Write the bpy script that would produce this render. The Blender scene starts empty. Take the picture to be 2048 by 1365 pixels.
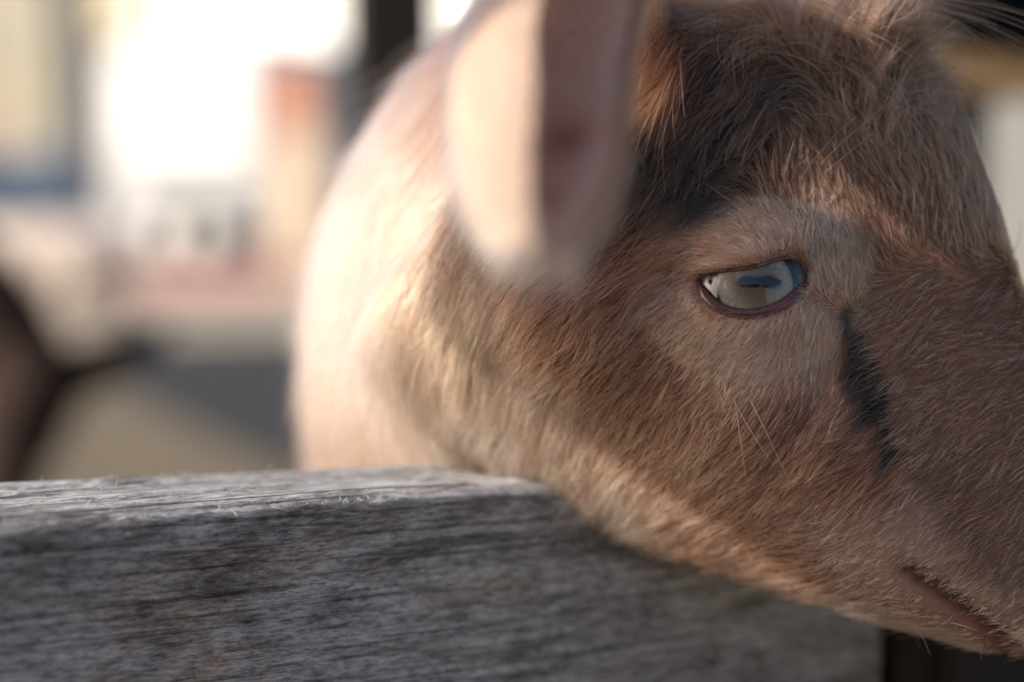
import bpy, bmesh, math, random
import numpy as np
from mathutils import Vector, Matrix
from mathutils.bvhtree import BVHTree

random.seed(7)
RNG = np.random.default_rng(7)
S = bpy.context.scene
C = S.collection
R = math.radians

# ------------------------------------------------------------------ camera, sky, sun, exposure
CAM_Z, PITCH, LENS, FPX = 0.52, math.atan(252.5 / 2844.4), 50.0, 2844.4
FOCUS, FSTOP = 0.3045, 3.2
cam_d = bpy.data.cameras.new('camera')
cam_d.lens, cam_d.sensor_width = LENS, 36.0
cam_d.clip_start, cam_d.clip_end = 0.01, 2000.0
cam_d.dof.use_dof = True
cam_d.dof.focus_distance = FOCUS
cam_d.dof.aperture_fstop = FSTOP
cam = bpy.data.objects.new('camera', cam_d)
cam.location = (0, 0, CAM_Z)
cam.rotation_euler = (math.pi / 2 - PITCH, 0, 0)
C.objects.link(cam)
S.camera = cam

SUN = Vector((-0.85, -0.28, 0.45)).normalized()          # direction towards the sun
elev = math.asin(SUN.z)
W = bpy.data.worlds.new('World'); S.world = W; W.use_nodes = True
nt = W.node_tree
sky = nt.nodes.new('ShaderNodeTexSky'); sky.sky_type = 'NISHITA'; sky.sun_disc = False
sky.sun_elevation = elev
sky.sun_rotation = math.atan2(SUN.x, SUN.y)
sky.dust_density = 2.0; sky.air_density = 1.0
bg = nt.nodes['Background']; bg.inputs[1].default_value = 0.13
nt.links.new(sky.outputs[0], bg.inputs[0])
sd = bpy.data.lights.new('sun', 'SUN'); sd.energy = 4.5; sd.angle = R(0.55); sd.color = (1.0, 0.93, 0.83)
so = bpy.data.objects.new('sun', sd); C.objects.link(so)
so.rotation_euler = SUN.to_track_quat('Z', 'Y').to_euler(); so.location = (-3, 0, 4)
S.view_settings.view_transform = 'Standard'; S.view_settings.look = 'None'
S.view_settings.exposure = 1.05; S.view_settings.gamma = 1.0
S.view_settings.use_curve_mapping = False
S.render.engine = 'CYCLES'
S.cycles.use_denoising = True
S.cycles.max_bounces = 6; S.cycles.diffuse_bounces = 4; S.cycles.glossy_bounces = 4
S.cycles.transmission_bounces = 5; S.cycles.transparent_max_bounces = 12
S.cycles_curves.shape = 'RIBBONS' if hasattr(S, 'cycles_curves') else 'RIBBONS'

# camera frame -> world.  a pixel gives a direction, the depth comes from what the thing touches
CF = np.array([0, math.cos(PITCH), -math.sin(PITCH)])
CU = np.array([0, math.sin(PITCH), math.cos(PITCH)])
CX = np.array([1.0, 0, 0])
CL = np.array([0, 0, CAM_Z])
def P(px, py, d):
    return CL + CX * ((px - 1024) / FPX * d) + CU * (-(py - 682.5) / FPX * d) + CF * d
def G(px, py, z=0.0):
    """point on the ground (height z) under a pixel"""
    r = CX * ((px - 1024) / FPX) + CU * (-(py - 682.5) / FPX) + CF
    t = (z - CAM_Z) / r[2]
    return CL + r * t
def proj(p):
    q = np.asarray(p) - CL
    d = q @ CF
    return 1024 + FPX * (q @ CX) / d, 682.5 - FPX * (q @ CU) / d, d

# ------------------------------------------------------------------ helpers
def tag(o, label=None, cat=None, group=None, kind=None):
    if label: o['label'] = label
    if cat: o['category'] = cat
    if group: o['group'] = group
    if kind: o['kind'] = kind
    return o
def empty(name, loc=(0, 0, 0), label=None, cat=None, group=None):
    o = bpy.data.objects.new(name, None); C.objects.link(o); o.location = loc
    o.empty_display_size = 0.05
    return tag(o, label, cat, group)
def mesh_obj(name, verts, faces, mat, parent=None, smooth=True):
    me = bpy.data.meshes.new(name)
    me.from_pydata([tuple(map(float, v)) for v in verts], [], [tuple(f) for f in faces])
    me.update()
    if smooth: me.polygons.foreach_set('use_smooth', [True] * len(me.polygons))
    me.materials.append(mat)
    o = bpy.data.objects.new(name, me); C.objects.link(o)
    if parent is not None:
        o.parent = parent
        if hasattr(parent, 'location') and parent.type == 'EMPTY':
            o.matrix_parent_inverse = Matrix.Translation(parent.location).inverted() if parent.parent is None else Matrix()
    return o
def bm_obj(name, bm, mat, parent=None, smooth=False):
    me = bpy.data.meshes.new(name); bm.to_mesh(me); bm.free()
    me.polygons.foreach_set('use_smooth', [smooth] * len(me.polygons))
    me.materials.append(mat)
    o = bpy.data.objects.new(name, me); C.objects.link(o)
    if parent is not None:
        o.parent = parent
        if parent.type == 'EMPTY':
            o.matrix_parent_inverse = Matrix.Translation(parent.location).inverted()
    return o
def box(bm, x0, x1, y0, y1, z0, z1, bev=0.0):
    r = bmesh.ops.create_cube(bm, size=1)
    for v in r['verts']:
        v.co = Vector(((x0 + x1) / 2 + v.co.x * (x1 - x0), (y0 + y1) / 2 + v.co.y * (y1 - y0), (z0 + z1) / 2 + v.co.z * (z1 - z0)))
    if bev:
        es = set(e for v in r['verts'] for e in v.link_edges)
        bmesh.ops.bevel(bm, geom=list(es), offset=bev, segments=2, affect='EDGES')
    return bm
def boxm(*a, **k):
    bm = bmesh.new(); box(bm, *a, **k); return bm

def mat(name, col=(0.5, 0.5, 0.5), rough=0.8, noise=None, bump=None, metallic=0.0, spec=0.3, coords='Object'):
    """noise = (scale, colour2, detail, stretch xyz); bump = (scale, strength, distance)"""
    m = bpy.data.materials.new(name); m.use_nodes = True
    n, l = m.node_tree.nodes, m.node_tree.links
    b = n['Principled BSDF']
    b.inputs['Base Color'].default_value = (*col, 1); b.inputs['Roughness'].default_value = rough
    b.inputs['Metallic'].default_value = metallic; b.inputs['Specular IOR Level'].default_value = spec
    tc = n.new('ShaderNodeTexCoord')
    if noise:
        sc, c2, det, st = noise
        mp = n.new('ShaderNodeMapping'); mp.inputs['Scale'].default_value = st
        l.new(tc.outputs[coords], mp.inputs['Vector'])
        t = n.new('ShaderNodeTexNoise'); t.inputs['Scale'].default_value = sc; t.inputs['Detail'].default_value = det
        t.inputs['Roughness'].default_value = 0.65
        l.new(mp.outputs[0], t.inputs['Vector'])
        r = n.new('ShaderNodeValToRGB'); r.color_ramp.elements[0].position = 0.35; r.color_ramp.elements[1].position = 0.65
        r.color_ramp.elements[0].color = (*col, 1); r.color_ramp.elements[1].color = (*c2, 1)
        l.new(t.outputs['Fac'], r.inputs['Fac']); l.new(r.outputs[0], b.inputs['Base Color'])
    if bump:
        t2 = n.new('ShaderNodeTexNoise'); t2.inputs['Scale'].default_value = bump[0]; t2.inputs['Detail'].default_value = 6
        l.new(tc.outputs[coords], t2.inputs['Vector'])
        bp = n.new('ShaderNodeBump'); bp.inputs['Strength'].default_value = bump[1]; bp.inputs['Distance'].default_value = bump[2]
        l.new(t2.outputs['Fac'], bp.inputs['Height']); l.new(bp.outputs[0], b.inputs['Normal'])
    return m

def vnoise(p, freq, seed=0):
    """smooth value noise, p (N,3) -> (N,) in -1..1"""
    q = np.asarray(p) * freq + seed * 17.31
    i = np.floor(q).astype(np.int64); f = q - i
    f = f * f * (3 - 2 * f)
    def h(ix, iy, iz):
        n = (ix * 73856093) ^ (iy * 19349663) ^ (iz * 83492791) ^ (seed * 2654435761)
        n = (n ^ (n >> 13)) * 1274126177
        return ((n & 0xFFFFFF) / float(0x7FFFFF)) - 1.0
    out = 0
    for dx in (0, 1):
        for dy in (0, 1):
            for dz in (0, 1):
                w = (f[:, 0] if dx else 1 - f[:, 0]) * (f[:, 1] if dy else 1 - f[:, 1]) * (f[:, 2] if dz else 1 - f[:, 2])
                out = out + w * h(i[:, 0] + dx, i[:, 1] + dy, i[:, 2] + dz)
    return out

def fast_mesh(name, V, F, mat_, parent=None):
    """V (n,3), F (m,4) quads; numpy speed"""
    me = bpy.data.meshes.new(name)
    V = np.ascontiguousarray(V, np.float32); F = np.ascontiguousarray(F, np.int32)
    me.vertices.add(len(V)); me.vertices.foreach_set('co', V.ravel())
    k = F.shape[1]
    me.loops.add(F.size); me.loops.foreach_set('vertex_index', F.ravel())
    me.polygons.add(len(F)); me.polygons.foreach_set('loop_start', np.arange(0, F.size, k, dtype=np.int32))
    me.polygons.foreach_set('use_smooth', np.ones(len(F), bool))
    me.update(calc_edges=True); me.validate()
    me.materials.append(mat_)
    o = bpy.data.objects.new(name, me); C.objects.link(o)
    if parent is not None:
        o.parent = parent
        if parent.type == 'EMPTY': o.matrix_parent_inverse = Matrix.Translation(parent.location).inverted()
    return o
def grid_faces(nu, nv, closed_v=False, off=0):
    i, j = np.meshgrid(np.arange(nu - 1), np.arange(nv if closed_v else nv - 1), indexing='ij')
    j2 = (j + 1) % nv
    return (np.stack([i * nv + j, i * nv + j2, (i + 1) * nv + j2, (i + 1) * nv + j], -1).reshape(-1, 4) + off)
def catmull(ts, pts, t):
    """Catmull-Rom through pts at parameters ts (monotone), evaluated at t"""
    ts = np.asarray(ts, float); pts = np.asarray(pts, float)
    m = np.gradient(pts, ts, axis=0)
    k = np.clip(np.searchsorted(ts, t, side='right') - 1, 0, len(ts) - 2)
    h = (ts[k + 1] - ts[k]); x = ((t - ts[k]) / h)
    sh = (-1,) + (1,) * (pts.ndim - 1)
    x = x.reshape(sh); h = h.reshape(sh)
    return ((2*x**3 - 3*x**2 + 1) * pts[k] + (x**3 - 2*x**2 + x) * h * m[k] + (-2*x**3 + 3*x**2) * pts[k+1] + (x**3 - x**2) * h * m[k+1])
def tube(path, radii, n=20, nu=24, up=(0, 0, 1), rad2=None, caps=True):
    """closed tube along control points; radii across, rad2 up.  returns V,F"""
    path = np.asarray(path, float); ts = np.arange(len(path)); t = np.linspace(0, len(path) - 1, nu)
    c = catmull(ts, path, t); r1 = catmull(ts, np.asarray(radii, float), t); r2 = catmull(ts, np.asarray(rad2 if rad2 is not None else radii, float), t)
    d = np.gradient(c, axis=0); d /= np.linalg.norm(d, axis=1, keepdims=True)
    up = np.broadcast_to(np.asarray(up, float), d.shape)
    s = np.cross(d, up); s /= np.linalg.norm(s, axis=1, keepdims=True) + 1e-9
    v = np.cross(s, d)
    a = np.linspace(0, 2 * np.pi, n, endpoint=False)
    V = c[:, None] + s[:, None] * (np.cos(a)[None, :, None] * r1[:, None, None]) + v[:, None] * (np.sin(a)[None, :, None] * r2[:, None, None])
    V = V.reshape(-1, 3); F = [tuple(f) for f in grid_faces(nu, n, True)]
    if caps:
        i0 = len(V); V = np.vstack([V, c[0] - d[0] * r1[0] * 0.5, c[-1] + d[-1] * r1[-1] * 0.5])
        for j in range(n):
            F.append((i0, (j + 1) % n, j)); F.append((i0 + 1, (nu - 1) * n + j, (nu - 1) * n + (j + 1) % n))
    return V, F
def join(parts):
    V, F, k = [], [], 0
    for v, f in parts:
        V.append(np.asarray(v)); F += [tuple(int(i) + k for i in q) for q in f]; k += len(v)
    return np.vstack(V), F
def ellipsoid(c, r, axes=np.eye(3), n=16, m=20):
    th = np.linspace(0.001, np.pi - 0.001, n); ph = np.linspace(0, 2 * np.pi, m, endpoint=False)
    T, Q = np.meshgrid(th, ph, indexing='ij')
    L = np.stack([np.sin(T) * np.cos(Q) * r[0], np.sin(T) * np.sin(Q) * r[1], np.cos(T) * r[2]], -1).reshape(-1, 3)
    V = np.asarray(c) + L @ np.asarray(axes)
    return V, [tuple(f) for f in grid_faces(n, m, True)] + [tuple(range(m))[::-1], tuple((n - 1) * m + j for j in range(m))]
def remesh(V, F, voxel):
    me = bpy.data.meshes.new('tmp'); me.from_pydata([tuple(map(float, v)) for v in V], [], F); me.update()
    o = bpy.data.objects.new('tmp', me); C.objects.link(o)
    md = o.modifiers.new('r', 'REMESH'); md.mode = 'VOXEL'; md.voxel_size = voxel; md.adaptivity = 0
    dg = bpy.context.evaluated_depsgraph_get(); ev = o.evaluated_get(dg).to_mesh()
    n = len(ev.vertices); V2 = np.empty(n * 3, np.float32); ev.vertices.foreach_get('co', V2)
    lv = np.empty(len(ev.loops), np.int32); ev.loops.foreach_get('vertex_index', lv)
    ls = np.empty(len(ev.polygons), np.int32); lt = np.empty(len(ev.polygons), np.int32)
    ev.polygons.foreach_get('loop_start', ls); ev.polygons.foreach_get('loop_total', lt)
    q = ls[lt == 4]; F2 = lv[q[:, None] + np.arange(4)]
    C.objects.unlink(o); bpy.data.objects.remove(o); bpy.data.meshes.remove(me)
    return V2.reshape(-1, 3).astype(float), F2
def smooth(V, F, it=4, lam=0.5, w=None):
    E = np.vstack([F[:, [0, 1]], F[:, [1, 2]], F[:, [2, 3]], F[:, [3, 0]]])
    E = np.vstack([E, E[:, ::-1]])
    deg = np.bincount(E[:, 0], minlength=len(V))[:, None].clip(1)
    for _ in range(it):
        acc = np.stack([np.bincount(E[:, 0], weights=V[E[:, 1], k], minlength=len(V)) for k in range(3)], 1) / deg
        st = lam if w is None else lam * w[:, None]
        V = V + (acc - V) * st
    return V
def vnormals(V, F):
    n = np.cross(V[F[:, 2]] - V[F[:, 0]], V[F[:, 3]] - V[F[:, 1]])
    N = np.zeros_like(V)
    for k in range(4):
        for c in range(3): N[:, c] += np.bincount(F[:, k], weights=n[:, c], minlength=len(V))
    return N / (np.linalg.norm(N, axis=1, keepdims=True) + 1e-12)

HAIR = 1.0
# ------------------------------------------------------------------ ground
def sheet(name, pts, m, z):
    return tag(mesh_obj(name, [(p[0], p[1], z) for p in pts], [tuple(range(len(pts)))], m, smooth=False), kind='structure')
soil = mat('dry_soil', (.25, .20, .145), .95, noise=(1.6, (.36, .30, .235), 8, (1, 1, 1)), bump=(14, .6, .03), spec=.1)
nG = 60
gx = np.concatenate([[-400, -150, -60], np.linspace(-25, 25, 41), [60, 150, 400]]); gy = np.concatenate([[-200, -60], np.linspace(-15, 45, 49), [80, 160, 500]])
GX, GY = np.meshgrid(gx, gy, indexing='ij')
gq = np.stack([GX, GY, np.zeros_like(GX)], -1).reshape(-1, 3)
gq[:, 2] = (vnoise(gq, .5, 2) * .5 - .5) * .012 - .001
ground = tag(fast_mesh('ground', gq, grid_faces(len(gx), len(gy)), soil), kind='structure')
ground_shade = mat('ground_shade', (.015, .0148, .0148), .9, noise=(30, (.022, .0218, .022), 6, (1, 1, 1)), spec=.2)
sheet('path', [G(*p) for p in ((60, 716), (300, 680), (700, 664), (1250, 660), (1350, 1250), (600, 985), (420, 870), (240, 785))], ground_shade, .004)  # flat dark wedge: a shadow on the ground, painted as colour
redsoil = mat('red_grit', (.40, .20, .165), .95, noise=(5, (.44, .27, .22), 6, (1, 1, 1)), spec=.1)
sheet('red_grit_strip', [G(*p) for p in ((215, 588), (420, 600), (700, 575), (900, 540), (640, 505), (420, 487), (150, 492))], redsoil, .004)
dirt = mat('trodden_dirt', (.10, .075, .05), .95, noise=(4, (.14, .11, .076), 8, (1, 1, 1)), bump=(20, .6, .02), spec=.1)
sheet('trodden_pen_floor', [(-3.5, .1), (2.8, .1), (3.2, 2.2), (1.0, 3.0), tuple(G(700, 1010)[:2]), tuple(G(420, 872)[:2]), tuple(G(240, 790)[:2]), tuple(G(60, 775)[:2]), (-3.2, 3.2)], dirt, .008)
grit = mat('pale_grit', (.36, .31, .26), .95, noise=(2, (.30, .25, .21), 6, (1, 1, 1)), spec=.1)
sheet('gravel_yard', [G(*p) for p in ((-1200, 482), (900, 478), (2600, 478), (2600, 448), (900, 446), (-1200, 446))], grit, .004)

# ------------------------------------------------------------------ fence: weathered boards and posts
wood = bpy.data.materials.new('weathered_wood'); wood.use_nodes = True
n_, l_ = wood.node_tree.nodes, wood.node_tree.links
pb = n_['Principled BSDF']; pb.inputs['Roughness'].default_value = .9; pb.inputs['Specular IOR Level'].default_value = .15
tc = n_.new('ShaderNodeTexCoord')
def nz(scale, st, detail=8, rough=.65, dist=0.0):
    mp = n_.new('ShaderNodeMapping'); mp.inputs['Scale'].default_value = st; l_.new(tc.outputs['Object'], mp.inputs['Vector'])
    t = n_.new('ShaderNodeTexNoise'); t.inputs['Scale'].default_value = scale; t.inputs['Detail'].default_value = detail; t.inputs['Roughness'].default_value = rough; t.inputs['Distortion'].default_value = dist
    l_.new(mp.outputs[0], t.inputs['Vector']); return t.outputs['Fac']
def rampn(src, stops):
    r = n_.new('ShaderNodeValToRGB'); e = r.color_ramp.elements
    e[0].position, e[0].color = stops[0][0], (*stops[0][1], 1); e[1].position, e[1].color = stops[-1][0], (*stops[-1][1], 1)
    for p, c in stops[1:-1]: q = e.new(p); q.color = (*c, 1)
    l_.new(src, r.inputs['Fac']); return r.outputs[0]
def mixn(kind, fac, a, b):
    m = n_.new('ShaderNodeMix'); m.data_type = 'RGBA'; m.blend_type = kind
    if isinstance(fac, float): m.inputs['Factor'].default_value = fac
    else: l_.new(fac, m.inputs['Factor'])
    for s, v in (('A', a), ('B', b)):
        if isinstance(v, tuple): m.inputs[s].default_value = (*v, 1)
        else: l_.new(v, m.inputs[s])
    return m.outputs['Result']
g1 = rampn(nz(330, (.14, 1, 1.1), 12, .84, .25), [(.34, (.15, .142, .14)), (.48, (.43, .412, .408)), (.66, (.70, .675, .665))])
g2 = rampn(nz(1200, (.22, 1, 1), 5, .8), [(.38, (.26, .255, .255)), (.55, (1, 1, 1))])
g3 = rampn(nz(48, (.34, 1, 1.2), 12, .82, .8), [(.45, (0, 0, 0)), (.62, (1, 1, 1))])
g4 = rampn(nz(17, (.4, 1, 1), 8, .75, .6), [(.54, (0, 0, 0)), (.68, (1, 1, 1))])
g5 = rampn(nz(700, (.02, 1, 1), 4, .65, .25), [(.40, (.30, .28, .27)), (.47, (1, 1, 1))])
c_ = mixn('MULTIPLY', .85, g1, g2)
c_ = mixn('MULTIPLY', .7, c_, g5)
c_ = mixn('MULTIPLY', 1.0, c_, (.98, 1.0, 1.04))
c_ = mixn('MIX', g3, c_, mixn('MULTIPLY', 1.0, c_, (.36, .33, .32)))
c_ = mixn('MIX', g4, c_, mixn('MULTIPLY', 1.0, c_, (1.05, .80, .62)))
l_.new(c_, pb.inputs['Base Color'])
bp = n_.new('ShaderNodeBump'); bp.inputs['Strength'].default_value = 1.0; bp.inputs['Distance'].default_value = .0010
l_.new(nz(1100, (.15, 1, 1), 8, .8), bp.inputs['Height']); l_.new(bp.outputs[0], pb.inputs['Normal'])

BD = np.array([1, .47, -.014]); BD /= np.linalg.norm(BD)
BU = np.array([0, 0, 1.0]); BU = BU - BD * (BU @ BD); BU /= np.linalg.norm(BU)
BB = np.cross(BU, BD)                                    # away from the camera
BO = P(550, 1002, .304)
def board_mesh(xs, hgt, thick, fine, seed):
    prof = []                                             # (depth, height, outward normal depth, height)
    rc = .0032
    zf = np.arange(-hgt, -rc, .0009 if fine else .006)
    prof += [(0, z, -1, 0) for z in zf]
    for a in np.linspace(0, math.pi / 2, 6): prof.append((rc - rc * math.cos(a), -rc + rc * math.sin(a), -math.cos(a), math.sin(a)))
    prof += [(d, 0, 0, 1) for d in np.arange(rc, thick - rc, .0006 if fine else .006)]
    for a in np.linspace(0, math.pi / 2, 5): prof.append((thick - rc + rc * math.sin(a), -rc + rc * math.cos(a), math.sin(a), math.cos(a)))
    prof += [(thick, z, 1, 0) for z in np.linspace(-rc * 2, -hgt, 18)]
    prof = np.array(prof); n = len(prof); m = len(xs)
    Xg = np.repeat(xs, n); D = np.tile(prof[:, 0], m); Z = np.tile(prof[:, 1], m); ND = np.tile(prof[:, 2], m); NZ = np.tile(prof[:, 3], m)
    q = np.stack([Xg, D, Z], 1)
    top = np.clip(NZ, 0, 1)
    gr = vnoise(q * (22, 700, 700), 1, seed) * .5 + vnoise(q * (60, 1500, 1500), 1, seed + 1) * .3 + vnoise(q * (9, 260, 260), 1, seed + 2) * .7
    groove = np.clip(vnoise(q * (7, 330, 40), 1, seed + 3) - .28, 0, 1) ** 1.2
    h = gr * (.00022 + .00040 * top) - groove * top * .0050
    pits = np.clip(vnoise(q * (110, 500, 500), 1, seed + 4) - .45, 0, 1)
    h = h - pits * .0010
    wav = vnoise(q * (14, 3, 3), 1, seed + 5) * .0010 + vnoise(q * (45, 8, 8), 1, seed + 6) * .0004
    D2 = D + ND * h; Z2 = Z + NZ * h + wav * top
    # worn: the board is a little thicker and lower towards its left end
    D2 = D2 * (1 + np.clip((-Xg - .0) * 5.0, 0, .55))
    V = np.stack([Xg, D2, Z2], 1)
    F = grid_faces(m, n)
    e0 = np.arange(n)
    caps = []
    F = np.vstack([F, [[(m - 1) * n + i, (m - 1) * n + i + 1, (m - 1) * n + n - 2 - i, (m - 1) * n + n - 1 - i][::1] for i in range(n // 2 - 1)],
                   [[i + 1, i, n - 1 - i, n - 2 - i] for i in range(n // 2 - 1)]])
    return V, F
def place_board(name, V, F, origin, parent, x=None):
    o = fast_mesh(name, V, F, wood)
    M = Matrix([list(BD), list(BB), list(BU)]).transposed().to_4x4(); M.translation = Vector(origin)
    o.parent = parent; o.matrix_parent_inverse = Matrix.Translation(parent.location).inverted(); o.matrix_basis = M
    return o
f0 = BO - BD * .9; f0[2] = 0
fence = empty('fence', tuple(f0), 'weathered grey board fence the tan goat leans its chin over', 'fence')
xs = np.concatenate([np.linspace(-1.30, -.14, 120), np.arange(-.138, .166, .0009)])
END = .1655
V, F = board_mesh(xs, .15, .036, True, 40)
place_board('rail', V, F, BO, fence)
xs2 = np.linspace(-1.30, END, 60)
for k, zz in enumerate((-.24, -.41)):
    V, F = board_mesh(xs2, .10, .03, False, 60 + k * 9)
    V[:, 2] *= 1
    place_board('rail', V, F, BO + BU * zz + BB * .002, fence)
dark_wood = mat('creosoted_wood', (.012, .010, .009), .85, noise=(18, (.022, .018, .015), 8, (1, 1, .1)), bump=(90, .5, .002), spec=.2)
grey_wood = mat('grey_post_wood', (.30, .28, .26), .9, noise=(14, (.20, .185, .17), 8, (1, 1, .12)), bump=(90, .5, .002), spec=.2)
def post(name, c, w, d, z1, m, parent, rz=0.0, tilt=0.0):
    bm = boxm(-w / 2, w / 2, -d / 2, d / 2, 0, z1, bev=.006)
    for v in bm.verts:
        v.co.x += .003 * math.sin(v.co.z * 9 + w * 50)
    o = bm_obj(name, bm, m)
    M = Matrix.Translation(Vector((c[0], c[1], -.002))) @ Matrix.Rotation(rz, 4, 'Z') @ Matrix.Rotation(tilt, 4, 'Y')
    o.parent = parent; o.matrix_parent_inverse = Matrix.Translation(parent.location).inverted(); o.matrix_basis = M
    return o
byaw = math.atan2(BD[1], BD[0])
pc = BO + BD * (END + .062) + BB * .028
post('post', pc, .115, .09, BO[2] - .012, dark_wood, fence, byaw)
pc = BO - BD * 1.22 + BB * .088
post('post', pc, .10, .10, BO[2] + .05, grey_wood, fence, byaw)
# raised fibres along the worn top edge
fib_m = mat('wood_fibre', (.62, .58, .54), .7, spec=.2)
def fibres(n):
    x = RNG.uniform(-.20, .03, n); x = np.where(RNG.random(n) < .55, np.round(x / .016) * .016 + RNG.normal(0, .0025, n), x)
    where = RNG.random(n)
    d = np.where(where < .6, RNG.uniform(0, .004, n), RNG.uniform(0, .042, n))
    z = np.where(where < .6, -.0015, 0.0); fr = (where > .9); d = np.where(fr, -.0004, d); z = np.where(fr, -RNG.uniform(.005, .10, n), z)
    ln = RNG.gamma(2.0, .00045, n) * (1 + 1.2 * (RNG.random(n) < .1))
    dir_ = np.stack([RNG.normal(.2, .8, n), RNG.normal(-.5, .5, n), np.abs(RNG.normal(.7, .5, n))], 1); dir_[fr] = np.stack([RNG.normal(.6, .5, fr.sum()), -np.abs(RNG.normal(.25, .2, fr.sum())), RNG.normal(.6, .5, fr.sum())], 1)
    dir_ /= np.linalg.norm(dir_, axis=1, keepdims=True)
    crv = RNG.normal(0, .5, (n, 3)); t = np.linspace(0, 1, 5)
    p = np.stack([x, d, z], 1)[:, None] + (dir_[:, None] * t[None, :, None] + crv[:, None] * (t * t)[None, :, None] * .5) * ln[:, None, None]
    w = BO + p[..., 0:1] * BD + p[..., 1:2] * BB + p[..., 2:3] * BU
    return w, np.linspace(1, .4, 5)[None] * np.full(n, .000055)[:, None]
fw, fr_ = fibres(1300)
_hc = bpy.data.hair_curves.new('wood_fibre'); _hc.add_curves([5] * len(fw))
_hc.attributes['position'].data.foreach_set('vector', np.ascontiguousarray(fw, np.float32).ravel())
(_hc.attributes.get('radius') or _hc.attributes.new('radius', 'FLOAT', 'POINT')).data.foreach_set('value', np.ascontiguousarray(fr_, np.float32).ravel())
_hc.materials.append(fib_m)
_o = bpy.data.objects.new('wood_fibre', _hc); C.objects.link(_o); _o['kind'] = 'stuff'
_o.parent = fence; _o.matrix_parent_inverse = Matrix.Translation(fence.location).inverted()

# ------------------------------------------------------------------ goat shed at the right: pale plank half wall, ochre rail, dark inside
pale_wood = mat('pale_plank', (.19, .187, .18), .9, noise=(9, (.13, .128, .122), 8, (1, 1, .08)), bump=(60, .5, .003), spec=.15)
ochre = mat('ochre_rail', (.075, .046, .02), .85, noise=(12, (.055, .034, .016), 6, (.1, 1, 1)), spec=.2)
slate = mat('dark_blue_board', (.014, .016, .019), .9, noise=(10, (.022, .024, .027), 6, (1, 1, .1)), spec=.2)
tarred = mat('tarred_board', (.008, .008, .008), .8, noise=(10, (.013, .012, .012), 6, (1, 1, .1)), spec=.15)
SH = P(1985, 400, .95); SH[2] = 0
shed = empty('goat_shed', tuple(SH), 'dark open goat shed with pale vertical planks and ochre rail', 'shed')
syaw = R(-32)
def shp(name, bm, m, rot=syaw, off=(0, 0, 0), parent=shed, extra=None):
    o = bm_obj(name, bm, m)
    M = Matrix.Translation(Vector(SH)) @ Matrix.Rotation(rot, 4, 'Z') @ Matrix.Translation(Vector(off))
    if extra is not None: M = M @ extra
    o.parent = parent; o.matrix_parent_inverse = Matrix.Translation(shed.location).inverted(); o.matrix_basis = M
    return o
for k in range(11):
    w = .088
    shp('plank', boxm(0, w, 0, .022, 0, .595 + .012 * math.sin(k * 2.3), bev=.003), pale_wood, off=(-.005 + k * .094, .004 * math.sin(k * 1.7), 0))
shp('corner_post', boxm(-.07, 0, .01, .08, 0, 1.9, bev=.004), slate, off=(-.16, .03, 0))
shp('top_rail', boxm(-.17, 1.1, 0, .05, -.014, .014, bev=.003), ochre, off=(0, .03, .612), extra=Matrix.Rotation(R(12), 4, 'Y'))
for k in range(14):
    shp('back_board', boxm(0, .146, 0, .02, 0, 1.9, bev=.003), slate if k < 5 else tarred, off=(-.60 + k * .14, .8 + .008 * (k % 2), 0))
for k in range(6):
    shp('side_board', boxm(0, .02, 0, .139, 0, 1.9, bev=.003), tarred, off=(1.06, .05 + k * .14, 0))
for k in range(6):
    shp('side_board', boxm(0, .02, 0, .139, 0, 1.9, bev=.003), tarred, off=(-.25, .02 + k * .14, 0))  # left wall added out of view to darken the shed inside
shp('roof', boxm(-.55, 1.2, -.2, .95, 0, .04, bev=.004), tarred, off=(0, 0, 1.9))
shp('front_post', boxm(0, .07, 0, .07, 0, 1.9, bev=.004), tarred, off=(.135, .06, 0))

# ------------------------------------------------------------------ tall dark pole behind the neck
pp = G(783, 1000); pp = P(783, 430, 2.5); pp[2] = 0
pole = bm_obj('pole', boxm(-.08, .08, -.08, .08, 0, 2.6, bev=.008), mat('dark_pole', (.018, .013, .010), .85, noise=(9, (.028, .02, .016), 8, (1, 1, .1)), bump=(60, .4, .002)))
pole.location = pp; pole.rotation_euler = (0, 0, .25)
tag(pole, 'tall dark brown square pole standing behind the tan goat', 'pole')

# ------------------------------------------------------------------ far buildings, trailer, sign, tarp
white = mat('white_render', (.82, .81, .79), .8, noise=(1.2, (.76, .75, .72), 5, (1, 1, 1)))
cream = mat('cream_render', (.27, .245, .19), .85, noise=(1.5, (.24, .215, .165), 5, (1, 1, 1)))
taupe = mat('taupe_wall', (.27, .23, .20), .9, noise=(1.5, (.22, .19, .165), 5, (1, 1, 1)))
glass_d = mat('dark_glass', (.02, .028, .035), .15, spec=.6)
brownp = mat('brown_paint', (.16, .09, .06), .7)
greyp = mat('grey_paint', (.15, .15, .155), .7)
olive = mat('ochre_paint', (.45, .38, .22), .8)
bluep = mat('pale_blue_paint', (.48, .55, .62), .7)
roofm = mat('roof_tile', (.20, .10, .075), .9, noise=(4, (.15, .08, .06), 6, (1, 1, 1)))
def frame_obj(name, M0, bm, m, parent):
    o = bm_obj(name, bm, m); root = parent
    while root.parent: root = root.parent
    o.parent = parent
    o.matrix_parent_inverse = parent.matrix_world.inverted() if False else (Matrix.Translation(root.location).inverted() if parent is root else Matrix())
    o.matrix_basis = M0 if parent is root else Matrix()
    return o
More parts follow.
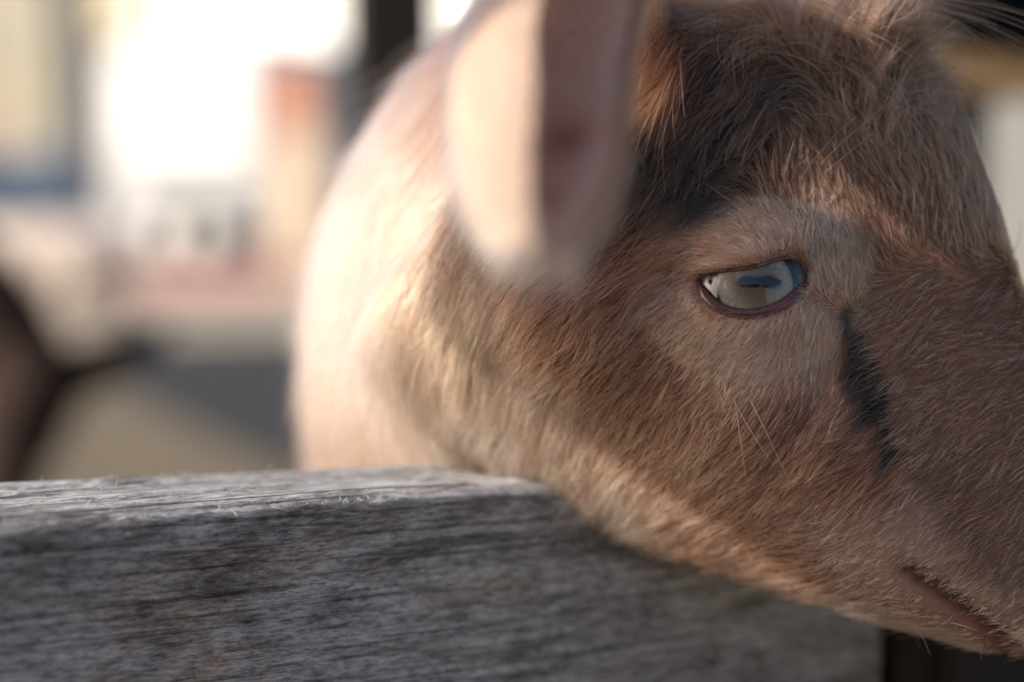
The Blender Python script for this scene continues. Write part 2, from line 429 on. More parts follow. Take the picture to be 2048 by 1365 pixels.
class Facade:
    """a building with its front wall through a pixel column at a distance, turned by yaw; x along the front, y into it"""
    def __init__(s, name, px, d, yaw, label, cat):
        o = P(px, 430, d); o[2] = 0; s.o = o; s.d = d
        s.root = empty(name, tuple(o), label, cat)
        s.M = Matrix.Translation(Vector(o)) @ Matrix.Rotation(yaw, 4, 'Z')
    def part(s, name, m, *b, bev=0.0, parent=None):
        o = bm_obj(name, boxm(*b, bev=bev), m)
        if parent is None:
            o.parent = s.root; o.matrix_parent_inverse = Matrix.Translation(s.root.location).inverted(); o.matrix_basis = s.M
        else:
            o.parent = parent
        return o
    def window(s, x0, x1, z0, z1, fr, gl):
        w = s.part('window', gl, x0, x1, -.02, .10, z0, z1)
        for b in ((x0 - .06, x0, z0 - .06, z1 + .06), (x1, x1 + .06, z0 - .06, z1 + .06)): s.part('frame', fr, b[0], b[1], -.05, .08, b[2], b[3], parent=w)
        s.part('sill', fr, x0 - .1, x1 + .1, -.10, .02, z0 - .14, z0 - .062, parent=w)
def zz(py, d): return CAM_Z + (430 - py) / FPX * d
# courtyard wall at the far left
D1 = 20.0; k1 = D1 / FPX
fh = Facade('courtyard_wall', -60, D1, R(-24), 'taupe courtyard wall with cream pillars beyond the blue tarpaulin', 'wall')
def fx(px): return (px + 60) * k1 * 1.05
fh.part('wall', taupe, fx(-700), fx(372), .12, .42, 0, 4.1)
for a, b in ((46, 165), (-330, -220), (-620, -520)): fh.part('pillar', cream, fx(a), fx(b), -.14, .11, 0, 4.2, bev=.02)
fh.window(fx(-20), fx(38), zz(150, D1), zz(25, D1), olive, glass_d)
fh.window(fx(-200), fx(-130), zz(150, D1), zz(25, D1), olive, glass_d)
fh.part('door', brownp, fx(-25), fx(42), .02, .115, 0, zz(180, D1))
fh.part('downpipe', greyp, fx(205), fx(236), .0, .115, 0, 4.0)
fh.part('shutter', olive, fx(258), fx(325), -.01, .115, zz(95, D1), zz(-20, D1))
fh.part('corner_board', bluep, fx(334), fx(370), -.02, .115, 0, 4.05)
fh.part('coping', roofm, fx(-720), fx(380), .05, .5, 4.1, 4.2)
# white barn whose gable glares in the sun
D2 = 34.0
wb = Facade('white_barn', 270, D2, R(-38), 'big white barn wall glaring in the sun behind the trailer', 'barn')
wb.part('wall', white, 0, 11.5, 0, 9, 0, 8.5)
wb.part('plinth', greyp, -.05, 11.55, -.08, -.004, 0, .7)
wr_ = wb.part('roof', greyp, -.5, 12, -.5, 9.5, 8.5, 8.8)
wb.part('ridge', greyp, -.5, 12, 4, 5, 8.8, 9.6, parent=wr_)
wb.part('door', greyp, 6.6, 7.6, -.06, -.006, 0, 2.3)
# low grey outbuilding in front of it
D3 = 22.0
ob = Facade('outbuilding', 618, D3, R(-20), 'low beige grey outbuilding beside the orange sign', 'building')
ob.part('wall', mat('beige_wall', (.40, .36, .33), .9, noise=(2, (.34, .31, .285), 5, (1, 1, 1))), 0, 3.4, 0, 3, 0, 2.25)
ob.part('roof', mat('pale_roof', (.50, .48, .46), .9), -.15, 3.55, -.2, 3.2, 2.25, 2.4)
ob.part('door', greyp, 1.9, 2.8, -.03, -.004, 0, 1.9)
# horse trailer
D4 = 15.0
ht = Facade('horse_trailer', 205, D4, R(-34), 'white box trailer with grey skirt parked before the white barn', 'trailer')
bm = boxm(0, 2.3, 0, 1.7, .95, 2.25, bev=.12); o = bm_obj('body', bm, mat('trailer_white', (.46, .46, .455), .45)); o.parent = ht.root; o.matrix_parent_inverse = Matrix.Translation(ht.root.location).inverted(); o.matrix_basis = ht.M
ht.part('skirt', mat('trailer_grey', (.30, .30, .30), .5), .03, 2.27, .03, 1.67, .36, .949)
def wheel(cx, cy):
    bm = bmesh.new(); bmesh.ops.create_cone(bm, cap_ends=True, segments=28, radius1=.32, radius2=.32, depth=.2)
    bmesh.ops.rotate(bm, verts=bm.verts, matrix=Matrix.Rotation(R(90), 3, 'X')); bmesh.ops.translate(bm, verts=bm.verts, vec=(cx, cy, .325))
    o = bm_obj('wheel', bm, mat('tyre', (.02, .02, .02), .8)); o.parent = ht.root; o.matrix_parent_inverse = Matrix.Translation(ht.root.location).inverted(); o.matrix_basis = ht.M
    bm = bmesh.new(); bmesh.ops.create_cone(bm, cap_ends=True, segments=24, radius1=.19, radius2=.17, depth=.03)
    bmesh.ops.rotate(bm, verts=bm.verts, matrix=Matrix.Rotation(R(90), 3, 'X')); bmesh.ops.translate(bm, verts=bm.verts, vec=(cx, cy + (-.117 if cy < .8 else .117), .325))
    r = bm_obj('rim', bm, mat('rim', (.5, .5, .5), .4, metallic=.5)); r.parent = o
for cx in (1.0, 1.62):
    for cy in (-.02, 1.72): wheel(cx, cy)
ht.part('mudguard', greyp, .62, 2.0, -.16, .02, .67, .72, bev=.01)
ht.part('drawbar', greyp, -1.0, .02, .78, .92, .48, .58)
# orange sign on a cream post panel
D5 = 11.0
sg_ = Facade('sign_board', 548, D5, R(-30), 'orange red sign fixed on top of a cream panel', 'sign')
k5 = D5 / FPX
sg_.part('panel', mat('cream_panel', (.34, .27, .20), .8, noise=(5, (.30, .235, .17), 4, (1, 1, 1))), -.06, .46, .012, .05, .16, zz(262, D5), bev=.005)
sg_.part('sign_plate', mat('orange_plate', (.27, .095, .05), .6), -.03, 100 * k5, -.012, .010, zz(262, D5) + .002, zz(135, D5), bev=.004)
for x in (.02, .36): sg_.part('leg', mat('sign_leg', (.35, .28, .2), .8), x, x + .05, .052, .10, 0, zz(160, D5))
# blue tarp over a stack
D6 = 12.5
tp_ = P(40, 430, D6); tp_[2] = 0
bm = bmesh.new(); bmesh.ops.create_grid(bm, x_segments=46, y_segments=46, size=1)
for v in bm.verts:
    x, y = v.co.x, v.co.y; r_ = max(abs(x), abs(y)); s_ = min(max((r_ - .60) / .36, 0), 1); s_ = s_ * s_ * (3 - 2 * s_)
    z = 1.0 * (1 - s_) + .02 + .05 * math.sin(7 * x + 3 * y) * (1 - s_) + .03 * math.sin(17 * math.atan2(y, x)) * s_ * (1 - s_) * 4
    v.co = Vector((x * (.62 + .25 * min(r_, .6) / .6), y * .6, max(z, .012)))
tarp_o = bm_obj('tarpaulin_stack', bm, mat('blue_tarp', (.085, .115, .15), .5, noise=(3, (.10, .13, .165), 5, (1, 1, 1)), spec=.4), smooth=True)
sol = tarp_o.modifiers.new('s', 'SOLIDIFY'); sol.thickness = .01
tarp_o.location = tp_; tarp_o.rotation_euler = (0, 0, R(15))
tag(tarp_o, 'blue tarpaulin draped over a low stack beyond the pale goat', 'tarpaulin')
# small heap by the trailer
def heap(name, px, py, r, h, m, label, cat, seed):
    c = G(px, py); V, F = ellipsoid((0, 0, 0), (r, r * .8, h), np.eye(3), 18, 26)
    V = V * (1 + .18 * vnoise(V, 3.0 / r, seed))[:, None]; V[:, 2] = np.maximum(V[:, 2], -.01)
    o = mesh_obj(name, V, F, m); o.location = (c[0], c[1], .0); tag(o, label, cat); return o
heap('manure_heap', 350, 488, .62, .62, mat('dung', (.13, .095, .07), .95, noise=(9, (.09, .07, .05), 6, (1, 1, 1)), bump=(18, .8, .05)), 'small dark brown heap on the ground in front of the trailer', 'heap', 4)
heap('gravel_heap', 470, 500, 1.0, .45, mat('gravel', (.42, .39, .35), .95, noise=(14, (.36, .33, .30), 6, (1, 1, 1)), bump=(40, .8, .03)), 'low pale grey gravel heap between the brown heap and sign', 'heap', 5)

# ------------------------------------------------------------------ added dark barn, unseen behind the camera, for the reflection in the eye
tb = empty('added_barn', (-2.0, -4.2, 0), 'added dark timber barn behind the camera, mirrored in the goat eye', 'barn')
tb_m = mat('added_barn_board', (.030, .023, .018), .85, noise=(6, (.022, .017, .013), 8, (1, 1, .1)), spec=.2)
def tbp(name, m, *b, bev=0.0):
    o = bm_obj(name, boxm(*b, bev=bev), m); o.parent = tb; o.location = (0, 0, 0); return o
for k in range(24): tbp('board', tb_m, -3.6 + k * .30, -3.6 + k * .30 + .285, -.03 - .004 * (k % 2), 0, 0, 2.35, bev=.006)
tbp('added_back_wall', tb_m, -3.6, 3.6, -4.0, -3.9, 0, 2.35)
tbp('added_side_wall', tb_m, -3.6, -3.5, -3.89, -.05, 0, 2.35); tbp('added_side_wall', tb_m, 3.5, 3.6, -3.89, -.05, 0, 2.35)
tbp('roof', roofm, -3.9, 3.9, -4.3, .3, 2.352, 2.5)
tbp('door', tb_m, -.6, .7, .004, .05, 0, 2.0, bev=.01)
# ------------------------------------------------------------------ the kid goat with its head over the rail
MM = 0.00096
TH, PSI, RHO = R(45), R(13), R(1)
def cf(v):            # camera frame (x right, depth, up) vector -> world
    v = np.asarray(v, float); return CX * v[0] + CF * v[1] + CU * v[2]
a0, u0, s0 = np.array([math.cos(TH), 0, -math.sin(TH)]), np.array([math.sin(TH), 0, math.cos(TH)]), np.array([0, -1.0, 0])
a1 = math.cos(PSI) * a0 + math.sin(PSI) * s0; s1 = math.cos(PSI) * s0 - math.sin(PSI) * a0
u1 = math.cos(RHO) * u0 + math.sin(RHO) * s1; s2 = math.cos(RHO) * s1 - math.sin(RHO) * u0
AX = np.stack([cf(a1), cf(u1), cf(s2)])          # rows: forward, up, near side
EYE_W = P(1505, 572, 0.303)                       # cornea of the near eye
EYE_L = np.array([0.0, 0.0, 41.0])
HO = EYE_W - (EYE_L * MM) @ AX                    # head origin
def HW(p): return HO + (np.asarray(p, float) * MM) @ AX
def HL(w): return ((np.asarray(w, float) - HO) @ AX.T) / MM

ST = {  # station: half section (u, half width) from the dorsal line to the jaw line
 -66: [(34,0),(31,20),(20,32),(-4,38),(-34,36),(-62,26),(-72,0)],
 -46: [(58,0),(54,20),(39,33),(5,40),(-26,41),(-62,27),(-78,0)],
 -24: [(69,0),(65,19),(48,31),(10,38),(-24,41),(-60,25),(-77,0)],
   0: [(69,0),(65,18),(48,28),(8,34),(-22,38),(-54,20),(-70,0)],
  20: [(60,0),(57,16),(41,25),(7,31),(-19,34),(-47,19),(-61,0)],
  45: [(46,0),(43.5,14),(30,21),(3,26),(-16,28),(-37,18),(-48,0)],
  70: [(37,0),(35,12),(23,18.5),(1,23),(-15,24.5),(-28,17),(-35,0)],
  92: [(29,0),(27,12),(16,19.5),(-2,23),(-12,23.5),(-18.5,17),(-21.5,0)],
 112: [(17,0),(15,11),(7,18),(-3,21),(-9,20.5),(-11,14),(-12,0)],
 126: [(8,0),(6,9),(1,14),(-4,15),(-8,14),(-12,9),(-13,0)],
}
sa = np.array(sorted(ST)); sp = np.array([ST[k] for k in sorted(ST)], float)
ta = np.linspace(sa[0], sa[-1], 90)
sec = catmull(sa, sp, ta)                                      # (90,7,2)
tv = np.linspace(0, 6, 25)
sec = catmull(np.arange(7), sec.transpose(1, 0, 2), tv).transpose(1, 0, 2)   # (90,25,2)
half = np.concatenate([np.repeat(ta[:, None, None], 25, 1), sec], -1)         # a,u,s
half[:, 0, 2] = 0; half[:, -1, 2] = 0
other = half[:, -2:0:-1].copy(); other[..., 2] *= -1
loop = np.concatenate([half, other], 1); nv_ = loop.shape[1]
HVl = loop.reshape(-1, 3)
HF = [tuple(f) for f in grid_faces(90, nv_, True)] + [tuple(range(nv_))[::-1], tuple(89 * nv_ + j for j in range(nv_))]
parts = [(HW(HVl), HF)]
I3 = AX
for sg in (1, -1):
    parts.append(ellipsoid(HW((-3, 11, sg * 25)), (20*MM, 15*MM, 11*MM), I3))        # brow and orbit
    parts.append(ellipsoid(HW((8, -16, sg * 24)), (20*MM, 13*MM, 11*MM), I3))        # cheek bone
    parts.append(ellipsoid(HW((-26, 64, sg * 18)), (15*MM, 13*MM, 12*MM), I3))       # horn bud
    parts.append(ellipsoid(HW((-28, -28, sg * 24)), (30*MM, 26*MM, 20*MM), I3))      # jaw muscle
    parts.append(ellipsoid(HW((-60, 20, sg * 26)), (16*MM, 16*MM, 14*MM), I3))       # ear base
# neck and trunk
nk = [HW((-25, -5, 0)), P(1095, 510, 0.385), P(968, 700, 0.45), P(945, 890, 0.56), P(985, 1010, 0.72), P(1050, 1000, 0.95), P(1085, 930, 1.2), P(1095, 920, 1.3)]
parts.append(tube(nk, [.044, .048, .054, .062, .088, .108, .098, .05], 28, 60, up=(0, 0.3, 1), rad2=[.060, .068, .070, .085, .112, .118, .104, .06]))
gz = 0.0
body_c = [np.asarray(q) for q in nk]
for (i, sx) in ((4, -1), (4, 1)):
    c = body_c[4]; x = c[0] + sx * .062; y = c[1] + .03
    parts.append(tube([(x*.98, y, c[2] - .02), (x, y + .005, c[2] - .12), (x, y - .005, .15), (x, y - .002, .05), (x, y - .008, .012)],
                      [.040, .028, .017, .013, .018], 14, 30, up=(0, 1, 0.01)))
for sx in (-1, 1):
    c = body_c[6]; x = c[0] + sx * .064; y = c[1] - .02
    parts.append(tube([(x*.99, y, c[2] + .01), (x, y - .02, c[2] - .10), (x, y + .05, .17), (x, y + .035, .06), (x, y + .02, .012)],
                      [.058, .042, .019, .013, .018], 14, 34, up=(0, 1, 0.01), rad2=[.07, .05, .02, .014, .02]))
e = body_c[7]
parts.append(tube([e + (0, -.03, .06), e + (0, .03, .09), e + (0.01, .05, .12)], [.018, .015, .006], 10, 14))
GV, GF = join(parts)
GV, GF = remesh(GV, GF, 0.0022)
L = HL(GV)
headw = np.clip((L[:, 0] + 75) / 30, 0, 1)
GV = smooth(GV, GF, 10, 0.5)
GV = smooth(GV, GF, 14, 0.5, 1 - headw * 0.5)
GN = vnormals(GV, GF)
L = HL(GV); sabs = np.abs(L[:, 2])
# mouth slit, nostrils, eye socket, tear groove: real relief on the mesh
def sm(x): x = np.clip(x, 0, 1); return x * x * (3 - 2 * x)
mu = -21.0 + (L[:, 0] - 62) * 0.16
mg = np.exp(-((L[:, 1] - mu) / 1.9) ** 2) * sm((L[:, 0] - 62) / 8) * (L[:, 0] > 60)
GV = GV - GN * (mg * 3.0 * MM)[:, None]
ns = np.exp(-(((L[:, 0] - 117) / 5) ** 2 + ((L[:, 1] - 3 - (L[:, 0] - 117) * .4) / 2.6) ** 2 + ((sabs - 14) / 6) ** 2))
GV = GV - GN * (ns * 6 * MM)[:, None]
EC = np.array([-1.0, -1.0, 23.0]); ER = 18.0                                # eyeball centre and radius (mm, head frame)
es = np.exp(-(((L[:, 0] - EYE_L[0]) ** 2 + (L[:, 1]) ** 2) / 13.0 ** 2) ** 2) * (sabs > 10)
tg = np.exp(-((L[:, 0] - 24 - (L[:, 1] - 4) * -.25) / 4.0) ** 2) * sm((L[:, 1] + 32) / 12) * sm((10 - L[:, 1]) / 8) * (sabs > 10)
GV = GV - GN * (tg * 2.0 * MM)[:, None]
sgn = np.sign(L[:, 2])
lim = 33.0
over = np.clip(sabs - lim, 0, None) * es
GV = GV - (AX[2] * MM)[None] * (sgn * over)[:, None]
GV = smooth(GV, GF, 1, 0.4)
GN = vnormals(GV, GF)
L = HL(GV); sabs = np.abs(L[:, 2])

skin = mat('goat_skin', (0.23, 0.12, 0.075), 0.75, spec=0.2)
_n, _l = skin.node_tree.nodes, skin.node_tree.links
_at = _n.new('ShaderNodeAttribute'); _at.attribute_name = 'coat'
_l.new(_at.outputs['Color'], _n['Principled BSDF'].inputs['Base Color'])

goat = empty('goat', (float(body_c[5][0]), float(body_c[5][1]), 0), 'tan kid goat with pale eye hanging its head over the grey board', 'goat')
gbody = fast_mesh('body', GV, GF, skin, goat)
gpx, gpy, gd = proj(GV)
# ------------------------------------------------------------------ eye, lids, ears, coat
def tri(F): return np.vstack([F[:, [0, 1, 2]], F[:, [0, 2, 3]]])
bvh = BVHTree.FromPolygons([tuple(v) for v in GV.tolist()], GF.tolist())
def hit(px, py):
    d = Vector(P(px, py, 1.0) - CL).normalized()
    r = bvh.ray_cast(Vector(CL), d)
    return (np.array(r[0]), np.array(r[1])) if r[0] is not None else (None, None)
ECW = HW(EC)
epx, epy, epd = proj(ECW)
en = AX[2] * 0.97 - CF * 0.25 + CU * 0.02; en /= np.linalg.norm(en)
ex = CX - en * (CX @ en); ex /= np.linalg.norm(ex)
ez = np.cross(en, ex); ez = ez if ez @ CU > 0 else -ez
OPEN = np.array([(1395,560),(1404,550),(1420,544),(1445,541),(1472,538),(1500,534),(1527,527),(1552,519),(1576,514),(1595,519),(1609,533),(1618,552),
                 (1611,574),(1597,590),(1578,605),(1556,618),(1530,627),(1500,632),(1470,630),(1440,620),(1418,604),(1402,583)], float)
_k = np.arange(len(OPEN) + 1); _t = np.linspace(0, len(OPEN), 88, endpoint=False)
OPEN = catmull(_k, np.vstack([OPEN, OPEN[:1]]), _t)
ocen = np.array([1506.0, 575.0])
def sphere_hit(px, py, rad):
    d = P(px, py, 1.0) - CL; d /= np.linalg.norm(d)
    oc = CL - ECW; b = oc @ d; c = oc @ oc - rad * rad
    return CL + d * (-b - math.sqrt(max(b * b - c, 0)))
def depth_of(p): return float((p - CL) @ CF)
rings, offs = [], [0.0, 0.9, 2.2, 4.0, 6.5, 9.5, 13.0, 17.0]
pxmm = FPX / 0.305 * 0.001
lid_r = (ER + 0.7) * MM
edge3 = np.array([sphere_hit(px, py, lid_r) for px, py in OPEN])
edged = np.array([depth_of(p) for p in edge3])
edged = catmull(np.arange(89), np.append(edged, edged[0]), np.arange(88).astype(float))
LV = []
inner = np.array([P(px + (ocen[0] - px) * .02, py + (ocen[1] - py) * .02, d + .0022) for (px, py), d in zip(OPEN, edged)])
LV.append(inner)
for k, o in enumerate(offs):
    row = []
    for (px, py), d in zip(OPEN, edged):
        v = np.array([px, py]) - ocen; v = v / np.linalg.norm(v)
        qx, qy = px + v[0] * o * pxmm, py + v[1] * o * pxmm
        h, _ = hit(qx, qy)
        hd = depth_of(h) if h is not None else d + .02
        w = sm((o - 1.5) / 13.5)
        bul = 0.0007 * math.sin(min(o / 4.0, 1) * math.pi)
        row.append(P(qx, qy, min(d * (1 - w) + (hd - .0002) * w - bul, hd - .0003 * (1 - w)) + (.0018 if k == len(offs) - 1 else 0)))
    LV.append(np.array(row))
LV = np.array(LV); nr, nc = LV.shape[:2]
LVf = LV.reshape(-1, 3); LF = grid_faces(nr, nc, True)
LNn = vnormals(LVf, LF)
if np.mean(LNn @ en) < 0: LF = LF[:, ::-1]; LNn = -LNn

def mirror(p):
    q = HL(p); q[..., 2] *= -1; return HW(q)

# ---- eyeball
eye_m = bpy.data.materials.new('wet_eye'); eye_m.use_nodes = True
n_, l_ = eye_m.node_tree.nodes, eye_m.node_tree.links
pb = n_['Principled BSDF']; pb.inputs['Roughness'].default_value = 0.03; pb.inputs['IOR'].default_value = 1.5; pb.inputs['Specular IOR Level'].default_value = 0.5
tc = n_.new('ShaderNodeTexCoord'); sx = n_.new('ShaderNodeSeparateXYZ'); l_.new(tc.outputs['Object'], sx.inputs[0])
def mth(op, a, b=None, c=None):
    m = n_.new('ShaderNodeMath'); m.operation = op
    for i, v in enumerate((a, b, c)):
        if v is None: continue
        if isinstance(v, (int, float)): m.inputs[i].default_value = v
        else: l_.new(v, m.inputs[i])
    return m.outputs[0]
X_, Y_, Z_ = sx.outputs
wob = n_.new('ShaderNodeTexNoise'); wob.inputs['Scale'].default_value = 520; wob.inputs['Detail'].default_value = 3
l_.new(tc.outputs['Object'], wob.inputs['Vector'])
wv = mth('MULTIPLY', mth('SUBTRACT', wob.outputs['Fac'], 0.5), 0.0012)
rr = mth('SQRT', mth('ADD', mth('POWER', X_, 2.0), mth('POWER', Y_, 2.0)))
ramp = n_.new('ShaderNodeValToRGB'); cr = ramp.color_ramp
cr.elements[0].position = 0.0; cr.elements[0].color = (.08, .055, .035, 1)
cr.elements[1].position = 1.0; cr.elements[1].color = (.10, .10, .125, 1)
for pos, col in ((.35, (.12, .105, .09)), (.58, (.23, .215, .20)), (.66, (.19, .178, .165)), (.70, (.010, .010, .011)), (.80, (.010, .010, .012)), (.86, (.075, .08, .10))):
    e_ = cr.elements.new(pos); e_.color = (*col, 1)
l_.new(mth('MULTIPLY', mth('ADD', rr, mth('MULTIPLY', wv, 0.4)), 1 / 0.0118), ramp.inputs['Fac'])
st = n_.new('ShaderNodeTexNoise'); st.inputs['Scale'].default_value = 14; st.inputs['Detail'].default_value = 5
cmb = n_.new('ShaderNodeCombineXYZ'); l_.new(mth('ARCTAN2', Y_, X_), cmb.inputs[0]); l_.new(mth('MULTIPLY', rr, 60.0), cmb.inputs[1])
l_.new(cmb.outputs[0], st.inputs['Vector'])
mx = n_.new('ShaderNodeMix'); mx.data_type = 'RGBA'; mx.blend_type = 'MULTIPLY'; mx.inputs['Factor'].default_value = 0.75
r2 = n_.new('ShaderNodeValToRGB'); r2.color_ramp.elements[0].position = .3; r2.color_ramp.elements[0].color = (.45, .4, .36, 1); r2.color_ramp.elements[1].position = .7
l_.new(st.outputs['Fac'], r2.inputs['Fac']); l_.new(ramp.outputs[0], mx.inputs['A']); l_.new(r2.outputs[0], mx.inputs['B'])
# horizontal slot pupil
qx = mth('MAXIMUM', mth('SUBTRACT', mth('ABSOLUTE', mth('ADD', X_, -0.0008)), 0.0036), 0.0)
qy = mth('ADD', mth('ABSOLUTE', mth('ADD', Y_, -0.0003)), mth('MULTIPLY', wv, 1.5))
dp = mth('SQRT', mth('ADD', mth('POWER', qx, 2.0), mth('POWER', qy, 2.0)))
ss = n_.new('ShaderNodeMapRange'); ss.interpolation_type = 'SMOOTHSTEP'; ss.inputs['From Min'].default_value = .0008; ss.inputs['From Max'].default_value = .0016
l_.new(dp, ss.inputs['Value'])
mx2 = n_.new('ShaderNodeMix'); mx2.data_type = 'RGBA'; mx2.inputs['A'].default_value = (.004, .005, .008, 1)
l_.new(ss.outputs[0], mx2.inputs['Factor']); l_.new(mx.outputs['Result'], mx2.inputs['B'])
l_.new(mx2.outputs['Result'], pb.inputs['Base Color'])
def eyeball(center, X, Y, N):
    V, F = ellipsoid((0, 0, 0), (ER * MM,) * 3, np.eye(3), 48, 64)
    o = mesh_obj('eyeball', V, F, eye_m)
    M = Matrix([list(X), list(Y), list(N)]).transposed().to_4x4(); M.translation = Vector(center)
    o.parent = goat; o.matrix_parent_inverse = Matrix.Translation(goat.location).inverted(); o.matrix_basis = M
    return o
# iris centre seen at (1512,566)
ic = sphere_hit(1512, 566, ER * MM) - ECW; ic /= np.linalg.norm(ic)
exx = CX - ic * (CX @ ic); exx = exx - CU * 0.0; exx /= np.linalg.norm(exx); eyy = np.cross(ic, exx)
eyeball(ECW, exx, eyy, ic)
mi = lambda v: ((v @ AX.T) * np.array([1, 1, -1])) @ AX
icf = mi(ic); exf = mi(exx); eyeball(mirror(ECW), exf, np.cross(icf, exf), icf)
lid_m = mat('lid_skin', (.3, .2, .15), .6, spec=.3)
_n, _l = lid_m.node_tree.nodes, lid_m.node_tree.links
_at = _n.new('ShaderNodeAttribute'); _at.attribute_name = 'coat'; _l.new(_at.outputs['Color'], _n['Principled BSDF'].inputs['Base Color'])
rim_m = mat('lid_rim', (.040, .012, .010), .25, noise=(700, (.075, .022, .018), 3, (1, 1, 1)), spec=.6)
def lid(Vs, Fs):
    return fast_mesh('eyelid', Vs, Fs, lid_m, goat)
def paint_lid(o):
    lp = np.array([proj(p)[:2] for p in LVf])
    base = coat(LVf)[3] * .55
    td = np.exp(-(((lp[:, 0] - 1648) / 36) ** 2 + ((lp[:, 1] - 578) / 20) ** 2))[:, None]
    base = base * (1 - td) + np.array([.16, .06, .05]) * td
    rowi = np.repeat(np.arange(nr), nc)[:, None]
    base = np.where(rowi <= 1, np.array([.07, .03, .027]), base)
    col = np.ones((len(LVf), 4), np.float32); col[:, :3] = base
    o.data.color_attributes.new('coat', 'FLOAT_COLOR', 'POINT').data.foreach_set('color', col.ravel())
l1 = lid(LVf, LF); l2 = lid(mirror(LVf), LF[:, ::-1])
def rim(path, par):
    n = len(path); d = np.roll(path, -1, 0) - np.roll(path, 1, 0); d /= np.linalg.norm(d, axis=1, keepdims=True)
    s = np.cross(d, np.broadcast_to(en, d.shape)); s /= np.linalg.norm(s, axis=1, keepdims=True); v = np.cross(s, d)
    a = np.linspace(0, 2 * np.pi, 8, endpoint=False)
    low = sm((proj(path)[1] - 555) / 40)
    r = (.00055 + .0010 * low)
    V = path[:, None] + (s[:, None] * np.cos(a)[None, :, None] + v[:, None] * np.sin(a)[None, :, None]) * r[:, None, None]
    F = []
    for i in range(n):
        for j in range(8): F.append((i * 8 + j, i * 8 + (j + 1) % 8, (i + 1) % n * 8 + (j + 1) % 8, (i + 1) % n * 8 + j))
    return V.reshape(-1, 3), F
rpath = np.array([P(px + (ocen[0] - px) * .015, py + (ocen[1] - py) * .02, d + .0006) for (px, py), d in zip(OPEN, edged)])
rv, rf = rim(rpath, l1)
ro = mesh_obj('lid_rim', rv, rf, rim_m); ro.parent = l1
ro = mesh_obj('lid_rim', mirror(rv), [f[::-1] for f in rf], rim_m); ro.parent = l2
for o_ in (l1, l2):
    for ch in o_.children: ch.matrix_parent_inverse = o_.matrix_local.inverted() if False else Matrix.Translation(-Vector(goat.location)) @ Matrix.Translation(goat.location)

# ---- ears: a leaf rolled into a scoop, with thickness
ear_m = bpy.data.materials.new('ear_skin'); ear_m.use_nodes = True
n_, l_ = ear_m.node_tree.nodes, ear_m.node_tree.links
pb = n_['Principled BSDF']; pb.inputs['Roughness'].default_value = .8; pb.inputs['Specular IOR Level'].default_value = .15
at = n_.new('ShaderNodeAttribute'); at.attribute_name = 'coat'; l_.new(at.outputs['Color'], pb.inputs['Base Color'])
tr = n_.new('ShaderNodeBsdfTranslucent'); tr.inputs['Color'].default_value = (.74, .50, .40, 1)
ms = n_.new('ShaderNodeMixShader'); ms.inputs[0].default_value = .45
l_.new(pb.outputs[0], ms.inputs[1]); l_.new(tr.outputs[0], ms.inputs[2]); l_.new(ms.outputs[0], n_['Material Output'].inputs['Surface'])
ER0 = HW((-62, 20, 24))
ec = np.array([ER0, ER0 * .5 + P(1145, 40, 0.268) * .5 + CU * .026, P(1108, 90, 0.246), P(1092, 270, 0.224), P(1078, 410, 0.211), P(1076, 506, 0.205)])
nu, nvv = 44, 36
tt = np.linspace(0, 5, nu)
cl = catmull(np.arange(6), ec, tt)
wd = catmull(np.arange(6), np.array([.012, .0136, .0145, .0134, .0102, .0048]), tt)
dp_ = np.gradient(cl, axis=0); dp_ /= np.linalg.norm(dp_, axis=1, keepdims=True)
eX = np.zeros_like(dp_); v_ = CX.copy()
for k_ in range(len(dp_) - 1, -1, -1):          # carried along from the tip to the root
    v_ = v_ - dp_[k_] * (v_ @ dp_[k_]); v_ /= np.linalg.norm(v_); eX[k_] = v_
eF = np.cross(dp_, eX)
if np.mean(eF @ CF) > 0: eF = -eF
ph = np.linspace(R(100), R(340), nvv)           # from the front rim round the left and back to the right rim
def earsurf(ins):
    flat = np.clip(tt / 5, 0, 1)
    hgt = wd * (0.80 - 0.25 * flat)
    Xo = np.cos(ph)[None] * (wd - ins)[:, None]; Fo = np.sin(ph)[None] * (hgt - ins)[:, None]
    curl = 1 + 0.10 * np.sin(ph * 2.0 + 1)[None]
    return cl[:, None] + eX[:, None] * (Xo * curl)[..., None] + eF[:, None] * Fo[..., None]
outer = earsurf(0.0); innr = earsurf(.0019)
tip_r = np.clip((tt - 4.4) / .6, 0, 1)[:, None, None]
EV = np.vstack([outer.reshape(-1, 3), innr.reshape(-1, 3)])
nO = nu * nvv
fo = grid_faces(nu, nvv); fi = grid_faces(nu, nvv, off=nO)[:, ::-1]
rimf = []
for i in range(nu - 1):
    for j in (0, nvv - 1):
        q = (i * nvv + j, (i + 1) * nvv + j, nO + (i + 1) * nvv + j, nO + i * nvv + j)
        rimf.append(q if j else q[::-1])
for j in range(nvv - 1):
    q = ((nu - 1) * nvv + j, (nu - 1) * nvv + j + 1, nO + (nu - 1) * nvv + j + 1, nO + (nu - 1) * nvv + j); rimf.append(q[::-1])
EF = np.vstack([fo, fi, np.array(rimf)])
EN = vnormals(EV, EF)
jj = np.tile(np.arange(nvv), nu) / (nvv - 1); ii = np.repeat(tt, nvv) / 5
colO = np.tile(np.array([.66, .50, .38]), (nO, 1)) * (0.95 + 0.05 * vnoise(outer.reshape(-1, 3), 300, 3))[:, None]
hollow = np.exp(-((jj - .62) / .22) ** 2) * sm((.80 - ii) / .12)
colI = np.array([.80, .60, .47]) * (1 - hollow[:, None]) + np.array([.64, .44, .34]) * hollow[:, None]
spot = np.exp(-(((ii - .52) / .06) ** 2 + ((jj - .78) / .12) ** 2)) + .8 * np.exp(-(((ii - .68) / .04) ** 2 + ((jj - .66) / .10) ** 2))
